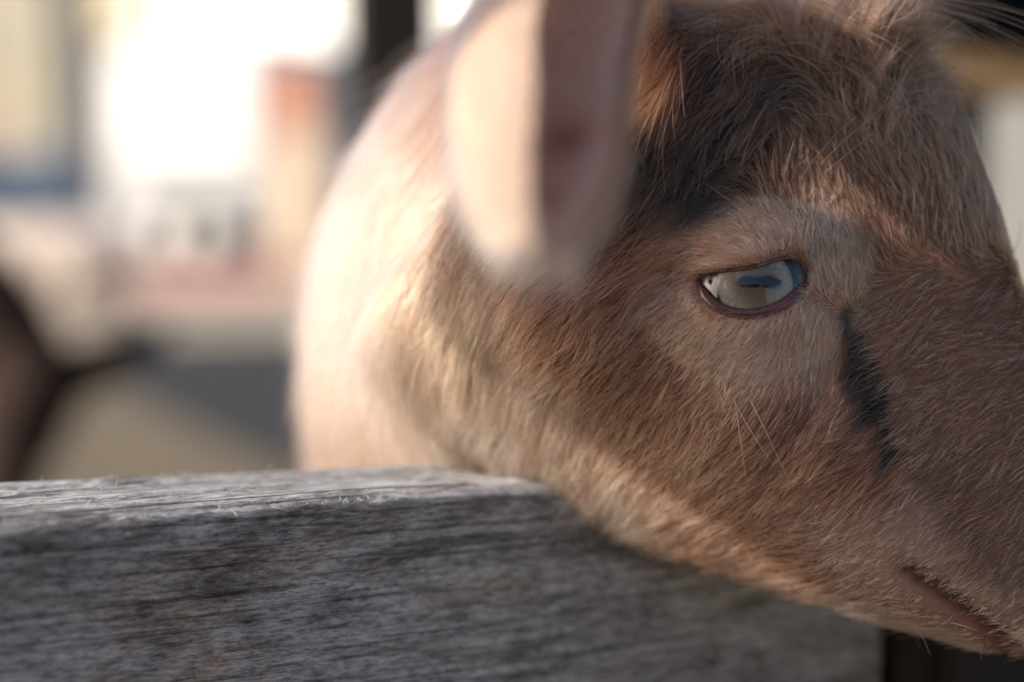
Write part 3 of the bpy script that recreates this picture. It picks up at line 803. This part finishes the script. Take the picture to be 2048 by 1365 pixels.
colI = colI * (1 - spot.clip(0, 1)[:, None]) + np.array([.22, .010, .008]) * spot.clip(0, 1)[:, None]
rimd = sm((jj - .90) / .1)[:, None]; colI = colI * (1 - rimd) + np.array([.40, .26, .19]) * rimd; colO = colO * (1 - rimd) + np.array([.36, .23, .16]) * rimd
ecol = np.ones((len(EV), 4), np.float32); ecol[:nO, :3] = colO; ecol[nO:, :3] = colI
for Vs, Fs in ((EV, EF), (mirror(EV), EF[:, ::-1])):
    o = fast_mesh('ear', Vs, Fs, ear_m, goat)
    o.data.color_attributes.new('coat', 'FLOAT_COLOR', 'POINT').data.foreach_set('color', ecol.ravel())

# ---- coat: control points measured on the near side of the head, mirrored to the far side
# px, py, (hair direction right, up), length mm, lift, colour (linear; temple shade and jaw sunlight mixed in), dark tips
TAN = (.30, .165, .10)
CT = [
 (1900, 800, (-.87, -.45), 8, .22, (.33, .22, .155), .50), (2000, 660, (-.90, -.32), 8, .22, (.31, .205, .15), .50),
 (1830, 620, (-.85, -.45), 8, .22, (.34, .225, .155), .42), (1930, 1000, (-.88, -.45), 8, .22, (.29, .19, .138), .50),
 (1720, 960, (-.78, -.6), 9, .22, (.32, .20, .138), .30), (1990, 1120, (-.9, -.4), 7, .22, (.27, .185, .135), .5),
 (1560, 870, (-.72, -.65), 9, .22, (.32, .19, .13), .25), (1500, 720, (-.45, -.9), 5, .2, (.58, .43, .34), .0),
 (1600, 690, (-.1, -1), 5, .2, (.52, .38, .30), .08), (1420, 690, (-.6, -.8), 6, .2, (.50, .35, .26), .05),
 (1300, 760, (-.68, -.73), 10, .24, (.30, .175, .115), .15), (1180, 660, (-.66, -.75), 11, .24, (.28, .16, .10), .2),
 (1350, 920, (-.62, -.76), 11, .26, (.40, .255, .175), .08), (1200, 1000, (-.58, -.8), 12, .28, (.60, .44, .33), .0),  # lower jaw, continued below: sunlit strip painted into the hair colour
 (1050, 820, (-.45, -.9), 12, .26, (.62, .46, .35), .0), (900, 650, (-.35, -.95), 12, .28, (.46, .31, .21), .06),
 (750, 700, (-.15, -1), 16, .45, (.46, .33, .25), .08), (700, 420, (-.2, -1), 16, .45, (.46, .33, .25), .08), (850, 250, (-.4, -.9), 16, .42, (.43, .30, .22), .08),
 (1450, 1080, (-.7, -.66), 11, .26, (.33, .185, .115), .1), (1600, 1150, (-.8, -.5), 10, .26, (.30, .165, .10), .1),
 (1720, 1110, (-.8, -.45), 5, .25, (.44, .34, .28), .05), (1800, 1250, (-.75, -.6), 7, .3, (.38, .27, .20), .1), (1950, 1290, (-.7, -.7), 7, .3, (.40, .28, .21), .05),
 (1820, 1080, (-.9, -.35), 4, .2, (.40, .33, .28), .1), (1960, 1190, (-.9, -.4), 4, .2, (.36, .29, .24), .2),
 (1340, 520, (-.95, -.28), 8, .22, (.27, .145, .085), .2), (1250, 430, (-.8, -.6), 12, .3, (.13, .065, .040), .3), (1230, 560, (-.75, -.65), 11, .25, (.25, .13, .08), .2),
 (1440, 490, (-.8, .5), 5, .25, (.47, .32, .235), .03), (1530, 455, (-.3, .95), 4.5, .3, (.44, .31, .235), .08), (1620, 440, (.05, 1), 5, .3, (.40, .28, .205), .15),
 (1670, 520, (-.1, .9), 6, .25, (.44, .305, .22), .15), (1380, 570, (-.95, -.2), 4, .2, (.50, .345, .26), .03),
 (1750, 470, (-.35, .93), 8, .25, (.29, .19, .125), .5), (1850, 330, (-.25, .95), 8.5, .28, (.27, .18, .125), .5), (1900, 420, (-.15, 1), 7.5, .25, (.29, .19, .13), .5),
 (1700, 300, (-.3, .9), 9, .3, (.26, .165, .115), .4), (1560, 330, (-.25, .95), 9, .32, (.22, .13, .088), .4),
 (1430, 380, (-.5, -.3), 14, .35, (.028, .016, .011), .4), (1450, 240, (-.55, -.7), 17, .45, (.036, .020, .013), .4), (1540, 180, (-.6, -.5), 18, .5, (.055, .032, .022), .4), (1440, 130, (-.5, -.6), 16, .5, (.06, .034, .023), .3), (1400, 200, (-.5, -.7), 16, .45, (.035, .02, .014), .3),  # temple, continued below: shade of the hollow painted over the brown hair
 (1340, 300, (-.5, -.6), 15, .4, (.034, .019, .013), .4), (1500, 300, (-.4, -.2), 13, .4, (.055, .032, .021), .4),
 (1350, 130, (-.55, -.8), 20, .6, (.36, .19, .11), .0), (1400, 30, (-.5, .3), 20, .6, (.30, .165, .10), .2), (1560, 60, (-.6, -.3), 18, .6, (.29, .17, .10), .1),
 (1650, 90, (.2, .9), 16, .55, (.19, .125, .088), .5), (1750, 60, (.5, .85), 16, .6, (.20, .14, .105), .5), (1830, 150, (.5, .85), 14, .5, (.21, .145, .105), .5),
]
cp, cd, cl_, cli, cc, ctp = [], [], [], [], [], []
for px, py, dr, ln, lf, co, tp in CT:
    h, nrm = hit(px, py)
    if h is None: continue
    cp.append(HL(h)); v = CX * dr[0] + CU * dr[1]; v = v - nrm * (v @ nrm); v /= np.linalg.norm(v) + 1e-9
    cd.append(v @ AX.T); cl_.append(ln); cli.append(lf); cc.append(co); ctp.append(tp)
# trunk: laid back along the spine, pale tan
bdir = (np.asarray(body_c[5]) - np.asarray(body_c[4])); bdir /= np.linalg.norm(bdir)
for q, ln in ((P(930, 860, .52), 16), (body_c[4], 22), (body_c[5], 26), (body_c[6], 26)):
    for dz in (-.12, 0.02, .12):
        cp.append(HL(np.asarray(q) + (0, 0, dz))); v = bdir * .8 + np.array([0, 0, -.6]); cd.append(v @ AX.T); cl_.append(ln); cli.append(.25); cc.append((.42, .26, .17)); ctp.append(.05)
cp, cd, cl_, cli, cc, ctp = map(np.array, (cp, cd, cl_, cli, cc, ctp))
cc = cc ** 1.32 * np.array([1.02, .885, .89])
cp[:, 2] = np.abs(cp[:, 2])
def coat(W):
    q = HL(W); side = np.sign(q[:, 2]); side[side == 0] = 1; q[:, 2] = np.abs(q[:, 2])
    D = np.zeros((len(q), 3)); ln = np.zeros(len(q)); lf = np.zeros(len(q)); co = np.zeros((len(q), 3)); tp = np.zeros(len(q))
    for s0_ in range(0, len(q), 40000):
        k = slice(s0_, s0_ + 40000)
        d2 = ((q[k, None] - cp[None]) ** 2).sum(-1) + 4.0
        w = d2 ** -2.2; w /= w.sum(1, keepdims=True)
        D[k] = w @ cd; ln[k] = w @ cl_; lf[k] = w @ cli; co[k] = w @ cc; tp[k] = w @ ctp
    D[:, 2] *= side
    # black stripe running down from the inner corner of the eye
    st3 = np.array([HL(hit(px, py)[0]) for px, py in STRIPE])
    best = np.full(len(q), 1e9)
    wq = q.copy(); wq += np.stack([vnoise(q, .25, 5), vnoise(q, .25, 6), np.zeros(len(q))], 1) * 2.4
    for i in range(len(st3) - 1):
        a_, b_ = st3[i], st3[i + 1]; t = np.clip(((wq - a_) @ (b_ - a_)) / ((b_ - a_) @ (b_ - a_)), 0, 1)
        wdt = SW[i] + (SW[i + 1] - SW[i]) * t
        best = np.minimum(best, np.linalg.norm(wq - a_ - t[:, None] * (b_ - a_), axis=1) / wdt)
    sk = sm((1.35 - best) / .8)[:, None] * SA
    co = co * (1 - sk) + np.array([.005, .0045, .004]) * sk
    # lip margin
    mu_ = -21.0 + (q[:, 0] - 62) * 0.16
    lip = np.exp(-((q[:, 1] - mu_ + 1.0) / 1.9) ** 2) * sm((q[:, 0] - 62) / 8)
    co = co * (1 - lip[:, None]) + np.array([.10, .042, .034]) * lip[:, None]
    ln = ln * (1 - .9 * lip)
    return D @ AX, ln * MM, lf, co, tp, lip
STRIPE = [(1694, 630), (1702, 690), (1718, 735), (1742, 795), (1768, 862), (1786, 925)]
SW = [1.4, 2.0, 4.0, 4.0, 3.0, 1.2]; SA = .95
paint_lid(l1); paint_lid(l2)
_, _, _, vc, _, vlip = coat(GV)
col = np.ones((len(GV), 4), np.float32); col[:, :3] = vc * (0.55 + 0.45 * vlip[:, None])
col[mg > .5, :3] = (.045, .018, .016)
gbody.data.color_attributes.new('coat', 'FLOAT_COLOR', 'POINT').data.foreach_set('color', col.ravel())

# ---- fur strands
hair_m = bpy.data.materials.new('fur_hair'); hair_m.use_nodes = True
n_, l_ = hair_m.node_tree.nodes, hair_m.node_tree.links
for x in list(n_): n_.remove(x)
DEPTHS = [(q_, round(depth_of(hit(*q_)[0]), 4) if hit(*q_)[0] is not None else None) for q_ in ((1900, 800), (2000,1000), (1750, 350), (1300, 750), (1400, 250), (1200, 1000), (900, 600), (1600, 700), (1830, 100), (1700, 1100))]
out = n_.new('ShaderNodeOutputMaterial'); hb = n_.new('ShaderNodeBsdfHairPrincipled')
hb.parametrization = 'COLOR'
hb.inputs['Roughness'].default_value = .38; hb.inputs['Radial Roughness'].default_value = .45; hb.inputs['Random Roughness'].default_value = .2
at = n_.new('ShaderNodeAttribute'); at.attribute_name = 'coat'
at2 = n_.new('ShaderNodeAttribute'); at2.attribute_name = 'tipdark'
hi = n_.new('ShaderNodeHairInfo')
rmp = n_.new('ShaderNodeMapRange'); rmp.interpolation_type = 'SMOOTHSTEP'; rmp.inputs['From Min'].default_value = .45; rmp.inputs['From Max'].default_value = .95
l_.new(hi.outputs['Intercept'], rmp.inputs['Value'])
mm = n_.new('ShaderNodeMath'); mm.operation = 'MULTIPLY'; l_.new(rmp.outputs[0], mm.inputs[0]); l_.new(at2.outputs['Fac'], mm.inputs[1])
mxx = n_.new('ShaderNodeMix'); mxx.data_type = 'RGBA'; mxx.inputs['B'].default_value = (.025, .017, .014, 1)
l_.new(mm.outputs[0], mxx.inputs['Factor']); l_.new(at.outputs['Color'], mxx.inputs['A'])
l_.new(mxx.outputs['Result'], hb.inputs['Color']); l_.new(hb.outputs[0], out.inputs['Surface'])

def make_curves(name, pts, rad, col, tip, material, parent):
    n, k = pts.shape[:2]
    hc = bpy.data.hair_curves.new(name); hc.add_curves([k] * n)
    hc.attributes['position'].data.foreach_set('vector', np.ascontiguousarray(pts, np.float32).ravel())
    ra = hc.attributes.get('radius') or hc.attributes.new('radius', 'FLOAT', 'POINT')
    ra.data.foreach_set('value', np.ascontiguousarray(rad, np.float32).ravel())
    c4 = np.ones((n, 4), np.float32); c4[:, :3] = col
    hc.attributes.new('coat', 'FLOAT_COLOR', 'CURVE').data.foreach_set('color', c4.ravel())
    hc.attributes.new('tipdark', 'FLOAT', 'CURVE').data.foreach_set('value', np.ascontiguousarray(tip, np.float32))
    hc.materials.append(material)
    o = bpy.data.objects.new(name, hc); C.objects.link(o)
    o.parent = parent
    if parent.type == 'EMPTY': o.matrix_parent_inverse = Matrix.Translation(parent.location).inverted()
    return o
def sample(V, N, F, dens, n):
    T = tri(F); A = np.linalg.norm(np.cross(V[T[:, 1]] - V[T[:, 0]], V[T[:, 2]] - V[T[:, 0]]), axis=1)
    w = A * dens[T].mean(1); w /= w.sum()
    t = RNG.choice(len(T), n, p=w); r = RNG.random((n, 2)); r1 = np.sqrt(r[:, 0:1]); b = np.hstack([1 - r1, r1 * (1 - r[:, 1:]), r1 * r[:, 1:]])
    p = (V[T[t]] * b[..., None]).sum(1); nn = (N[T[t]] * b[..., None]).sum(1); nn /= np.linalg.norm(nn, axis=1, keepdims=True) + 1e-9
    return p, nn
def grow(p, nn, lens=None, clump=.75, cell=.0021, width=.000075, k=5, liftmul=1.0, colmul=1.0):
    n = len(p)
    D, ln, lf, co, tp, lip = coat(p)
    q = p / MM
    wob = np.stack([vnoise(q, .09, 11), vnoise(q, .09, 12), vnoise(q, .09, 13)], 1) * .30 + np.stack([vnoise(q, .35, 21), vnoise(q, .35, 22), vnoise(q, .35, 23)], 1) * .30
    Dn = D / (np.linalg.norm(D, axis=1, keepdims=True) + 1e-9) + wob + RNG.normal(0, .14, (n, 3))
    Dn = Dn - nn * (Dn * nn).sum(1, keepdims=True); Dn /= np.linalg.norm(Dn, axis=1, keepdims=True) + 1e-9
    ql0 = HL(p); facef = sm((ql0[:, 0] + 45) / 40) * (1 - sm((ql0[:, 1] - 34) / 14))
    guard = RNG.random(n) < .16
    ln = ln * (1 - .42 * facef) * np.where(guard, 1.18, 1.0)
    ln = ln * (0.65 + .6 * RNG.random(n)) * (1 + .15 * vnoise(q, .12, 31))
    lf = lf * liftmul * (.6 + .8 * RNG.random(n))
    fly = RNG.random(n) < .02 * (1 - .7 * sm((HL(p)[:, 1] - 36) / 18))
    lf = np.where(fly, lf + .45, lf); ln = np.where(fly, ln * 1.2, ln)
    ql = HL(p); pol = sm((ql[:, 1] - 36) / 18) * sm((12 - ql[:, 0]) / 20) * (ql[:, 0] > -75)
    ln = ln * (1 - .12 * pol)
    big = RNG.random(n) < pol
    Dn = Dn + (np.stack([vnoise(q, .16, 41), vnoise(q, .16, 42), vnoise(q, .16, 43)], 1) * 1.5) * pol[:, None]
    Dn = Dn - nn * (Dn * nn).sum(1, keepdims=True); Dn /= np.linalg.norm(Dn, axis=1, keepdims=True) + 1e-9
    cell = np.where(big, cell * 2.3, cell)[:, None]
    cid = np.floor(p / cell + .35 * RNG.random((n, 3))).astype(np.int64)
    key = cid[:, 0] * 1000003 + cid[:, 1] * 10007 + cid[:, 2] + big * 777777777
    _, inv = np.unique(key, return_inverse=True); cnt = np.bincount(inv)
    cm = np.stack([np.bincount(inv, weights=p[:, c]) / cnt for c in range(3)], 1)[inv]
    cdm = np.stack([np.bincount(inv, weights=Dn[:, c]) / cnt for c in range(3)], 1)[inv]
    clr = RNG.normal(0, 1, cnt.size)[inv]
    cstr = np.clip(clump * (.5 + RNG.random(cnt.size)[inv]) + .3 * big, 0, 1.15) * (~fly)
    t = np.linspace(0, 1, k)
    Dm = Dn * (1 - .5 * cstr[:, None]) + cdm * .5 * cstr[:, None]
    grav = np.array([0, 0, -1.0]) * .10
    pts = np.empty((n, k, 3))
    side = np.cross(nn, Dm); cv = RNG.normal(0, .12, n) + pol * RNG.normal(0, .9, cnt.size)[inv]
    for i, ti in enumerate(t):
        off = Dm * ti + nn * (lf * (ti - .45 * ti * ti))[:, None] + side * (cv * ti * ti)[:, None] + grav * (ti * ti)
        pts[:, i] = p + off * ln[:, None] + (cm - p) * (cstr * ti ** 1.3)[:, None]
    pts[:, 0] -= nn * .0004
    rad = np.linspace(1, .22, k)[None] * (width * (.7 + .6 * RNG.random(n)) * np.where(guard, 1.55, .9))[:, None]
    co = co * np.exp(RNG.normal(0, .32, n) + .24 * clr)[:, None] * colmul
    co = co * np.where(guard, 1.35, .88)[:, None]
    gl = RNG.random(n) < .03
    co = np.where(gl[:, None], co * .6 + np.array([.5, .40, .31]) * .4, co)
    dk = RNG.random(n) < tp * .50
    co = np.where(dk[:, None] & ~guard[:, None], co * .16, co)
    co = co.clip(.004, .85)
    tp = np.clip(tp * (.4 + 1.1 * RNG.random(n)), 0, .95)
    return pts, rad, co, tp, (lip < .75)
Lh = HL(GV)
near = sm((Lh[:, 2] + 12) / 14)
head_f = sm((Lh[:, 0] + 95) / 30)
neck_f = sm((.60 - (GV - CL) @ CF) / .1)
eye_ex = (((Lh[:, 0] - EYE_L[0]) ** 2 + Lh[:, 1] ** 2) < 12.5 ** 2) & (np.abs(Lh[:, 2]) > 15)
NH = int(230000 * HAIR)
dens = np.where(eye_ex, 0, np.maximum(head_f * (.12 + .88 * near), .28 * neck_f))
p_, n_n = sample(GV, GN, GF, dens, NH)
o1 = grow(p_, n_n)
densb = np.where(neck_f > .5, 0.0, 1.0)
p_, n_n = sample(GV, GN, GF, densb, int(24000 * HAIR)); o2 = grow(p_, n_n, cell=.006, width=.0003)
dl = np.where(np.repeat(np.arange(nr), nc) < 2, 0, 1.0)
_lp = np.array([proj(p)[:2] for p in LVf]); dl = dl * (1 - .8 * np.exp(-(((_lp[:, 0] - 1640) / 28) ** 2 + ((_lp[:, 1] - 574) / 14) ** 2)))
p_, n_n = sample(LVf, LNn, LF, dl, int(24000 * HAIR)); o3 = grow(p_, n_n, clump=.3, cell=.0015, width=.00006, k=5)
mv = mirror(LVf); p_, n_n = sample(mv, vnormals(mv, LF[:, ::-1]), LF[:, ::-1], dl, int(4000 * HAIR)); o4 = grow(p_, n_n, clump=.3, cell=.0015, width=.0001)
FUR = [np.concatenate([o[i][o[4]] for o in (o1, o2, o3, o4)]) for i in range(4)]
fur = make_curves('fur', *FUR, hair_m, goat); fur['kind'] = 'stuff'
# ear down: short pale hairs on both faces
def earfur(Vs, Fs, n):
    N = vnormals(Vs, Fs); T = tri(Fs)
    p, nn = sample(Vs, N, Fs, np.ones(len(Vs)), n)
    kd = np.zeros(n)
    # along-ear direction from the nearest centre line sample
    q = HL(p); cmir = cl if q[:, 2].mean() > 0 else mirror(cl)
    idx = np.argmin(((p[:, None] - cmir[None]) ** 2).sum(-1), 1); dd = np.gradient(cmir, axis=0)[idx]; dd /= np.linalg.norm(dd, axis=1, keepdims=True)
    dd = dd + RNG.normal(0, .2, (n, 3)); dd -= nn * (dd * nn).sum(1, keepdims=True); dd /= np.linalg.norm(dd, axis=1, keepdims=True)
    t = np.linspace(0, 1, 4); ln = .0055 * (.5 + RNG.random(n))
    pts = p[:, None] + (dd[:, None] * t[None, :, None] + nn[:, None] * (.45 * t - .2 * t * t)[None, :, None]) * ln[:, None, None]
    return pts, np.linspace(1, .3, 4)[None] * np.full(n, .00006)[:, None], np.tile(np.array([.62, .47, .37]), (n, 1)) * np.exp(RNG.normal(0, .2, n))[:, None], np.zeros(n)
f1 = earfur(EV, EF, int(24000 * HAIR)); f2 = earfur(mirror(EV), EF[:, ::-1], int(5000 * HAIR))
# the inner face keeps to sparse hairs near the rims
ef = [np.concatenate([a, b]) for a, b in zip(f1, f2)]
make_curves('ear_fur', *ef, hair_m, goat)['kind'] = 'stuff'
# ---- whiskers and brow hairs, long and pale
def strand(pix, d0, d1, lift, r=.00009, k=8):
    pix = np.array(pix, float); n = len(pix); t = np.linspace(0, n - 1, k); q = catmull(np.arange(n), pix, t)
    u = np.linspace(0, 1, k)
    h, nrm = hit(*q[0])
    if h is None: return None
    base = depth_of(h)
    return np.array([P(x, y, base - lift * (ui ** .8)) for (x, y), ui in zip(q, u)]), np.linspace(1, .25, k) * r
wl = [([(1470, 800), (1478, 860), (1492, 960)], .008), ([(1466, 800), (1500, 860), (1545, 930)], .010), ([(1440, 790), (1452, 830)], .006), ([(1500, 800), (1530, 860), (1572, 950)], .009),
      ([(1640, 330), (1690, 280), (1745, 235)], .016), ([(1650, 345), (1705, 300), (1752, 262)], .016), ([(1628, 320), (1670, 270), (1715, 232)], .015), ([(1600, 360), (1640, 300)], .012),
      
      ([(1825, 1255), (1845, 1275), (1860, 1310)], .006), ([(1800, 1275), (1770, 1320), (1728, 1357)], .004), ([(1900, 1245), (1930, 1253), (1955, 1262)], .008), ([(1960, 1290), (1962, 1320)], .003),
      ([(1790, 80), (1815, 40), (1845, 5)], .004), ([(1850, 110), (1890, 90), (1922, 78)], .004), ([(1760, 30), (1790, 10), (1808, -10)], .004), ([(1870, 150), (1885, 110), (1905, 95)], .004)]
wp, wr = zip(*[s_ for s_ in (strand(p, .3, .3, l) for p, l in wl) if s_ is not None])
wp = np.array(wp); wr = np.array(wr)
wp = np.concatenate([wp, mirror(wp.reshape(-1, 3)).reshape(wp.shape)]); wr = np.concatenate([wr, wr])
make_curves('whiskers', wp, wr, np.tile(np.array([.78, .70, .60]), (len(wp), 1)), np.zeros(len(wp)), hair_m, goat)
# ------------------------------------------------------------------ the other two goats in the yard
def far_goat(name, loc, rz, scale, col, col2, label, lying=False, head=None):
    """head = (forward, side, height, turn) of the skull centre; body runs along +x"""
    root = empty(name, tuple(loc), label, 'goat', None)
    lz = .24 if lying else .36
    pr = []
    pr.append(tube([(-.30, 0, lz + .02), (-.22, 0, lz), (0, 0, lz - .01), (.18, 0, lz), (.27, 0, lz + .03)], [.07, .115, .13, .11, .07], 20, 30, rad2=[.08, .125, .14, .13, .09]))
    hx, hy, hz, turn = head
    c, s = math.cos(turn), math.sin(turn)
    pr.append(tube([(.20, 0, lz + .03), ((.24 + hx) / 2, hy / 2, (lz + hz) / 2 + .05), (hx - .02 * c, hy - .02 * s, hz + .01)], [.075, .055, .05], 16, 20, rad2=[.09, .065, .055]))
    pr.append(tube([(hx - .03 * c, hy - .03 * s, hz + .02), (hx + .02 * c, hy + .02 * s, hz + .012), (hx + .08 * c, hy + .08 * s, hz - .05), (hx + .12 * c, hy + .12 * s, hz - .10)], [.046, .052, .042, .034], 16, 22, rad2=[.045, .052, .036, .026]))
    if lying:
        for x, y in ((.17, .09), (.17, -.09), (-.16, .10), (-.16, -.10)):
            pr.append(tube([(x, y, lz - .06), (x + .06, y * 1.15, .06), (x - .08, y * 1.2, .035), (x - .12, y * 1.2, .03)], [.05, .035, .02, .02], 12, 18, up=(0, 1, .1)))
    else:
        for x, y in ((.17, .065), (.17, -.065)):
            pr.append(tube([(x, y, lz), (x + .005, y, lz - .12), (x, y, .15), (x, y, .05), (x + .008, y, .012)], [.05, .033, .018, .014, .02], 12, 22, up=(1, 0, .01)))
        for x, y in ((-.20, .07), (-.20, -.07)):
            pr.append(tube([(x, y, lz + .02), (x + .02, y, lz - .10), (x - .045, y, .17), (x - .03, y, .05), (x - .02, y, .012)], [.07, .05, .02, .014, .02], 12, 24, up=(1, 0, .01)))
    pr.append(tube([(-.29, 0, lz + .06), (-.34, 0, lz + .10), (-.36, 0, lz + .14)], [.022, .018, .008], 10, 10, up=(0, 1, 0)))
    V, F = join(pr); V, F = remesh(V, F, .009); V = smooth(V, F, 5, .5)
    V = V + vnormals(V, F) * (vnoise(V, 60, 3) * .004)[:, None]
    V = V * scale
    m = mat(name + '_coat', col, .85, noise=(9, col2, 6, (1, 1, 1)), bump=(120, .7, .006), spec=.2)
    M = Matrix.Rotation(rz, 4, 'Z')
    def put(nm, V, F, mm):
        o = fast_mesh(nm, V, np.array(F), mm); o.parent = root; o.rotation_euler = (0, 0, rz); return o
    put('body', V, F, m)
    # ears: folded leaves
    for sd in (1, -1):
        ln = np.linspace(0, 1, 12); ac = np.linspace(-1, 1, 9)
        b0 = np.array([hx - .02 * c - sd * .04 * s, hy - .02 * s + sd * .04 * c, hz + .035])
        out_ = np.array([-sd * s * .95 + .05 * c, sd * c * .95 + .05 * s, .42]); out_ /= np.linalg.norm(out_)
        fw = np.array([c * .3, s * .3, .95]); upv = np.cross(out_, fw)
        wid = .032 * np.sqrt(np.clip(1 - ln ** 1.6, 0, 1)) + .001
        top = np.array([[b0 + out_ * .115 * l + fw * a * w + np.array([c, s, 0]) * (abs(a) * w * .6) for a in ac] for l, w in zip(ln, wid)])
        lo = top - np.array([c, s, 0]) * .006
        Ve = np.vstack([top.reshape(-1, 3), lo.reshape(-1, 3)]) * scale; nO_ = 12 * 9
        Fe = [tuple(f) for f in grid_faces(12, 9)] + [tuple(f[::-1]) for f in grid_faces(12, 9, off=nO_)]
        for i in range(11):
            Fe.append((i * 9, nO_ + i * 9, nO_ + (i + 1) * 9, (i + 1) * 9)); Fe.append(((i + 1) * 9 + 8, nO_ + (i + 1) * 9 + 8, nO_ + i * 9 + 8, i * 9 + 8))
        put('ear', Ve, Fe, m)
        ev, ef = ellipsoid((0, 0, 0), (.010, .010, .010), np.eye(3), 10, 12)
        ep = np.array([hx + .035 * c - sd * .040 * s, hy + .035 * s + sd * .040 * c, hz + .012])
        o = mesh_obj('eyeball', (ev + ep) * scale, ef, mat('far_eye', (.03, .02, .012), .15)); o.parent = root; o.rotation_euler = (0, 0, rz)
    return root
bp_ = P(74, 890, 1.85); sc_ = 1.2
# brown goat: body runs off to the left, face turned to the lens
rzb = R(12)
hl = np.array([.38, -.10]) * sc_
ox = bp_[0] - (hl[0] * math.cos(rzb) - hl[1] * math.sin(rzb)); oy = bp_[1] - (hl[0] * math.sin(rzb) + hl[1] * math.cos(rzb))
far_goat('goat', (ox, oy, 0), rzb, sc_, (.030, .014, .009), (.018, .009, .006), 'dark brown goat with one ear out standing before the pale goat', False, (.38, -.10, bp_[2] / sc_ + .04, R(-105)))
gp = G(140, 640)
far_goat('goat', (gp[0] - .08, gp[1], 0), R(172), 1.34, (.46, .385, .33), (.36, .29, .245), 'pale cream goat lying on the ground behind the dark brown goat', True, (.42, 0.0, .34, R(10)))

# ------------------------------------------------------------------ added shade board on a post, unseen left of the camera: its shade falls across the face
sh = np.array([SUN.x, SUN.y]); sh /= np.linalg.norm(sh); spx = np.array([-sh[1], sh[0]])   # spx points right and towards the lens
if spx[0] < 0: spx = -spx
TPAN = .55
base = hit(1000, 845)[0] + np.array(SUN) * TPAN + np.array([0, 0, .013])          # lower edge of the shade on the jaw
top_ = hit(1500, 150)[0] + np.array(SUN) * TPAN          # upper edge on the crown
ql_ = float(hit(880, 700)[0][:2] @ spx); qr_ = float(hit(1900, 900)[0][:2] @ spx) + .028
along = float(base[:2] @ sh)
def pq(q, d=0.0): return sh * (along + d) + spx * q
hb0 = pq(qr_ + .16)
hang = empty('shade_board', (hb0[0], hb0[1], 0), 'added wooden board on a post out of view, shading the goat face', 'board')
rz_ = math.atan2(spx[1], spx[0])
def hpart(name, x0, x1, y0, y1, z0, z1, m, bev=.004, z_off=0):
    o_ = bm_obj(name, boxm(x0, x1, y0, y1, z0, z1, bev=bev), m)
    M = Matrix.Translation(Vector((hb0[0], hb0[1], z_off))) @ Matrix.Rotation(rz_, 4, 'Z')
    o_.parent = hang; o_.matrix_parent_inverse = Matrix.Translation(hang.location).inverted(); o_.matrix_basis = M
    return o_
hpart('post', -.03, .03, -.03, .03, 0, 1.32, grey_wood)
hpart('shade_bracket', ql_ - qr_ - .20, -.032, -.015, .015, 1.22, 1.26, grey_wood)
x0_, x1_ = ql_ - qr_ - .16, -.16
pan = hpart('panel', x0_, x1_, -.009, .009, float(base[2]), float(top_[2]), pale_wood)
for v in pan.data.vertices:                               # the lower edge drops to the right to keep the chin shaded
    if v.co.z < (float(base[2]) + float(top_[2])) / 2: v.co.z -= .034 * max(0.0, (v.co.x - x0_) / (x1_ - x0_) - .25) / .75
for x_ in (x0_ + .015, x1_ - .015):
    hpart('strap', x_ - .004, x_ + .004, -.002, .002, float(top_[2]) - .002, 1.221, dark_wood, bev=0)
